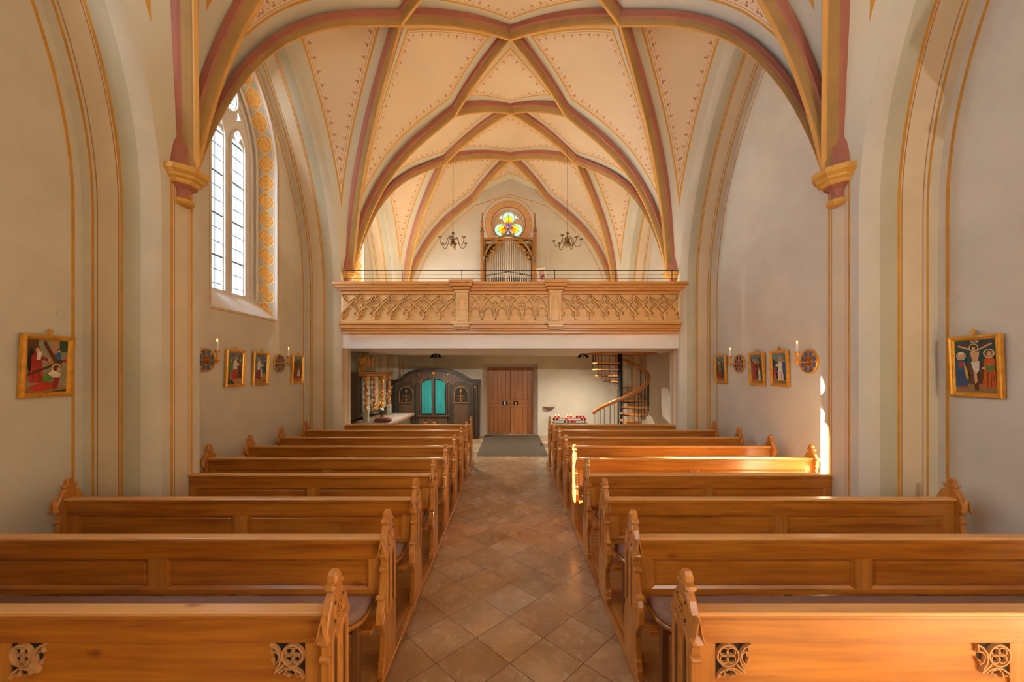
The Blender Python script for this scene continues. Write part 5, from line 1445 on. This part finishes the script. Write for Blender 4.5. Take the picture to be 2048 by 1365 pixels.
        R_(0, 0, 1, .14, 'tan', 1); poly(mb, [(0, .14), (1, .14), (1, .7), (.6, .9), (0, .8)], 'brown', 1.2); figure(mb, .3, .35, .52, 'red', 'brown', 2); figure(mb, .72, .38, .5, 'dgreen', 'green', 2); cross(mb, (.05, .3), (.9, .6), .03, 9)
        poly(mb, [(.06, .08), (.5, .1), (.52, .28), (.2, .3)], 'red', 10); poly(mb, [(.4, .22), (.75, .2), (.72, .44), (.5, .46)], 'white', 11); ell(mb, .68, .5, .12, .06, 'halo', 12); ell(mb, .68, .5, .08, .045, 'hair', 13)
    elif kind == 'women':
        R_(0, 0, 1, .14, 'earth', 1); poly(mb, [(.4, .04), (1, .03), (1, .06), (.5, .07)], 'ink', 1.5); poly(mb, [(0, .14), (.4, .14), (.3, .75), (0, .85)], 'dgreen', 1.2); figure(mb, .86, .12, .72, 'blue', 'blue', 2); figure(mb, .32, .4, .42, 'blue', 'brown', 2)
        figure(mb, .62, .1, .78, 'white', 'white', 7, True, arm=-1); figure(mb, .2, .1, .46, 'pink', 'red', 13, arm=1)
    elif kind == 'carry':
        R_(0, 0, 1, .14, 'earth', 1); poly(mb, [(.3, .14), (1, .14), (1, .8), (.7, .9), (.3, .6)], 'dgreen', 1.2); figure(mb, .62, .45, .45, 'red', 'tan', 2, hair='ink', arm=1); figure(mb, .3, .1, .74, 'red', 'crimson', 7, True, lean=.04)
        cross(mb, (.02, .86), (.86, .38), .035, 13); figure(mb, .78, .08, .45, 'white', 'white', 14, True)
    else:
        R_(0, 0, 1, .16, 'earth', 1); poly(mb, [(0, .16), (1, .16), (1, .8), (0, .8)], 'brown', 1.2); cross(mb, (.1, .95), (.7, .78), .03, 1.6); figure(mb, .78, .14, .66, 'dgreen', 'blue', 2); figure(mb, .16, .2, .6, 'brown', 'brown', 2); figure(mb, .44, .1, .74, 'red', 'green', 7, True)
    return mb
def picture(s, Y, ztop, kind, label, zoff=0):
    t = thing('devotional_picture', label, 'picture', (s * (WX * B - .004), Y * B, ztop - PH), math.pi / 2 if s < 0 else -math.pi / 2, 'station pictures on the walls')
    t.rotation_euler = (math.radians(2.6), 0, t.rotation_euler.z)
    t.rotation_mode = 'XYZ'
    mb = MB()
    W, H = PW / 2, PH
    rows = []
    for off, d in ((0, .0), (0, -.034), (.006, -.042), (.020, -.044), (.026, -.034), (.036, -.032), (fw, -.018)):
        rows.append([(-W + off, d, off), (W - off, d, off), (W - off, d, H - off), (-W + off, d, H - off)])
    mb.grid(rows, 'gilt', False, True); mb.face([(-W, 0, 0), (W, 0, 0), (W, 0, H), (-W, 0, H)], 'alt_dark')
    mb.build('frame', t)
    scene(kind).build('painting', t)
    mb = MB()
    mb.box(-.009, .009, -.03, -.012, H, H + .058, 'gilt', .002); mb.box(-.026, .026, -.0305, -.0115, H + .028, H + .044, 'gilt', .002); mb.build('cross_finial', t)
    return t
def zat(y, x, s): return HC - (y - VY) * (1.01 * F / abs(x - VX)) * B / F
ZP = HC + .082 * B
picture(-1, .842, HC + .081 * B, 'fall', 'large-looking gold-framed picture of a red-robed man fallen under a cross, nearest on the left wall')
picture(-1, 1.417, ZP, 'meeting', 'gold-framed picture with a red-skirted figure and brown cross, first beyond the left near pillar')
picture(-1, 1.562, ZP, 'cloth', 'gold-framed picture with yellow and blue kneeling figure, middle of three on the left wall')
picture(-1, 1.832, ZP, 'kneel', 'dark gold-framed picture beside the far left pillar, right of the second wall light')
picture(1, .838, HC + .081 * B, 'crucifixion', 'gold-framed crucifixion picture with blue and orange figures, nearest on the right wall')
picture(1, 1.448, ZP, 'women', 'gold-framed picture with white-robed figure under blue sky, beside the nearer right wall light')
picture(1, 1.581, ZP, 'carry', 'gold-framed picture of a red-robed man carrying a cross, middle of three on the right wall')
picture(1, 1.852, ZP, 'last', 'dark narrow-looking gold-framed picture beside the far right pillar')

# ================================================================== wall lights
def sconce(s, Y, y, x, label):
    zc = HC - (y - VY) * (1.01 * F / abs(x - VX)) * B / F
    t = thing('wall_sconce', label, 'wall light', (s * (WX * B - .0008), Y * B, zc), math.pi / 2 if s < 0 else -math.pi / 2, 'gilded wall lights with blue discs')
    R_ = .172; mo = lambda u, v, d: (u, -d, v)
    mb = MB(); rows = [[mo(r * math.cos(2 * math.pi * k / 40), r * math.sin(2 * math.pi * k / 40), d) for k in range(40)] for r, d in ((R_, 0), (R_, .022), (R_ * .97, .03), (R_ * .90, .03), (R_ * .87, .016))]
    mb.grid(rows, 'gilt', False, True); bk = mb.build('rim', t)
    mb = MB(); mb.prism(circ(0, 0, R_ * .88, 32), mo, .008, .0155, 'blue'); mb.build('blue_disc', t)
    mb = MB()
    for k in range(4):
        a = math.pi / 2 * k; c_, s_ = math.cos(a), math.sin(a)
        rot = lambda p: (p[0] * c_ - p[1] * s_, p[0] * s_ + p[1] * c_)
        mb.ribbon([rot(p) for p in ((0, 0), (R_ * .86, 0))], .018, .0155, .028, mo, 'gilt')
        mb.prism([rot(p) for p in ((R_ * .86, -.02), (R_ * .86, .02), (R_ * .74, .018), (R_ * .66, 0), (R_ * .74, -.018))], mo, .0155, .026, 'gilt')
        a2 = a + math.pi / 4; cc = (R_ * .80 * math.cos(a2), R_ * .80 * math.sin(a2)); mb.prism(circ(cc[0] * .98, cc[1] * .98, .024, 8), mo, .0155, .026, 'gilt')
        cc = (R_ * .27 * math.cos(a2), R_ * .27 * math.sin(a2)); mb.ribbon(circ(cc[0], cc[1], R_ * .20, 12), .014, .0155, .030, mo, 'gilt', True); mb.prism(circ(cc[0], cc[1], R_ * .10, 8), mo, .0155, .024, 'ruby')
    mb.prism(circ(0, 0, .022, 10), mo, .0155, .034, 'gilt', bev=.005)
    mb.build('gilded_quatrefoil', t)
    mb = MB(); mb.tube([(0, -.03, 0), (0, -.08, -.012), (0, -.15, -.010), (0, -.20, 0), (0, -.225, .002)], [.012, .010, .010, .012, .006], 'gilt', 8)
    mb.lathe([(0, -.055), (.012, -.04), (.010, -.02), (.024, -.008), (.024, .012), (.014, .02), (.014, .075), (.020, .085), (.018, .095), (.034, .115), (.036, .135), (.030, .135), (.0, .12)], (0, -.182, 0), 'gilt', 12); mb.build('arm', t)
    mb = MB(); mb.tube([(0, -.182, .121), (0, -.182, .255)], .019, 'wax', 12); cn = mb.build('candle', t)
    mb = MB(); mb.lathe([(0, .2555), (.010, .262), (.012, .275), (.006, .295), (0, .31)], (0, -.182, 0), 'flame', 8); mb.build('bulb', cn)
sconce(-1, 1.283, 720.5, 407, 'gilded candle wall light with blue disc at the near end of the left wall')
sconce(-1, 1.696, 727, 557.5, 'gilded candle wall light with blue disc between two pictures on the left wall')
sconce(1, 1.311, 723.5, 1619, 'gilded candle wall light with blue disc beside the near right pillar')
sconce(1, 1.709, 728, 1480, 'gilded candle wall light with blue disc between two pictures on the right wall')
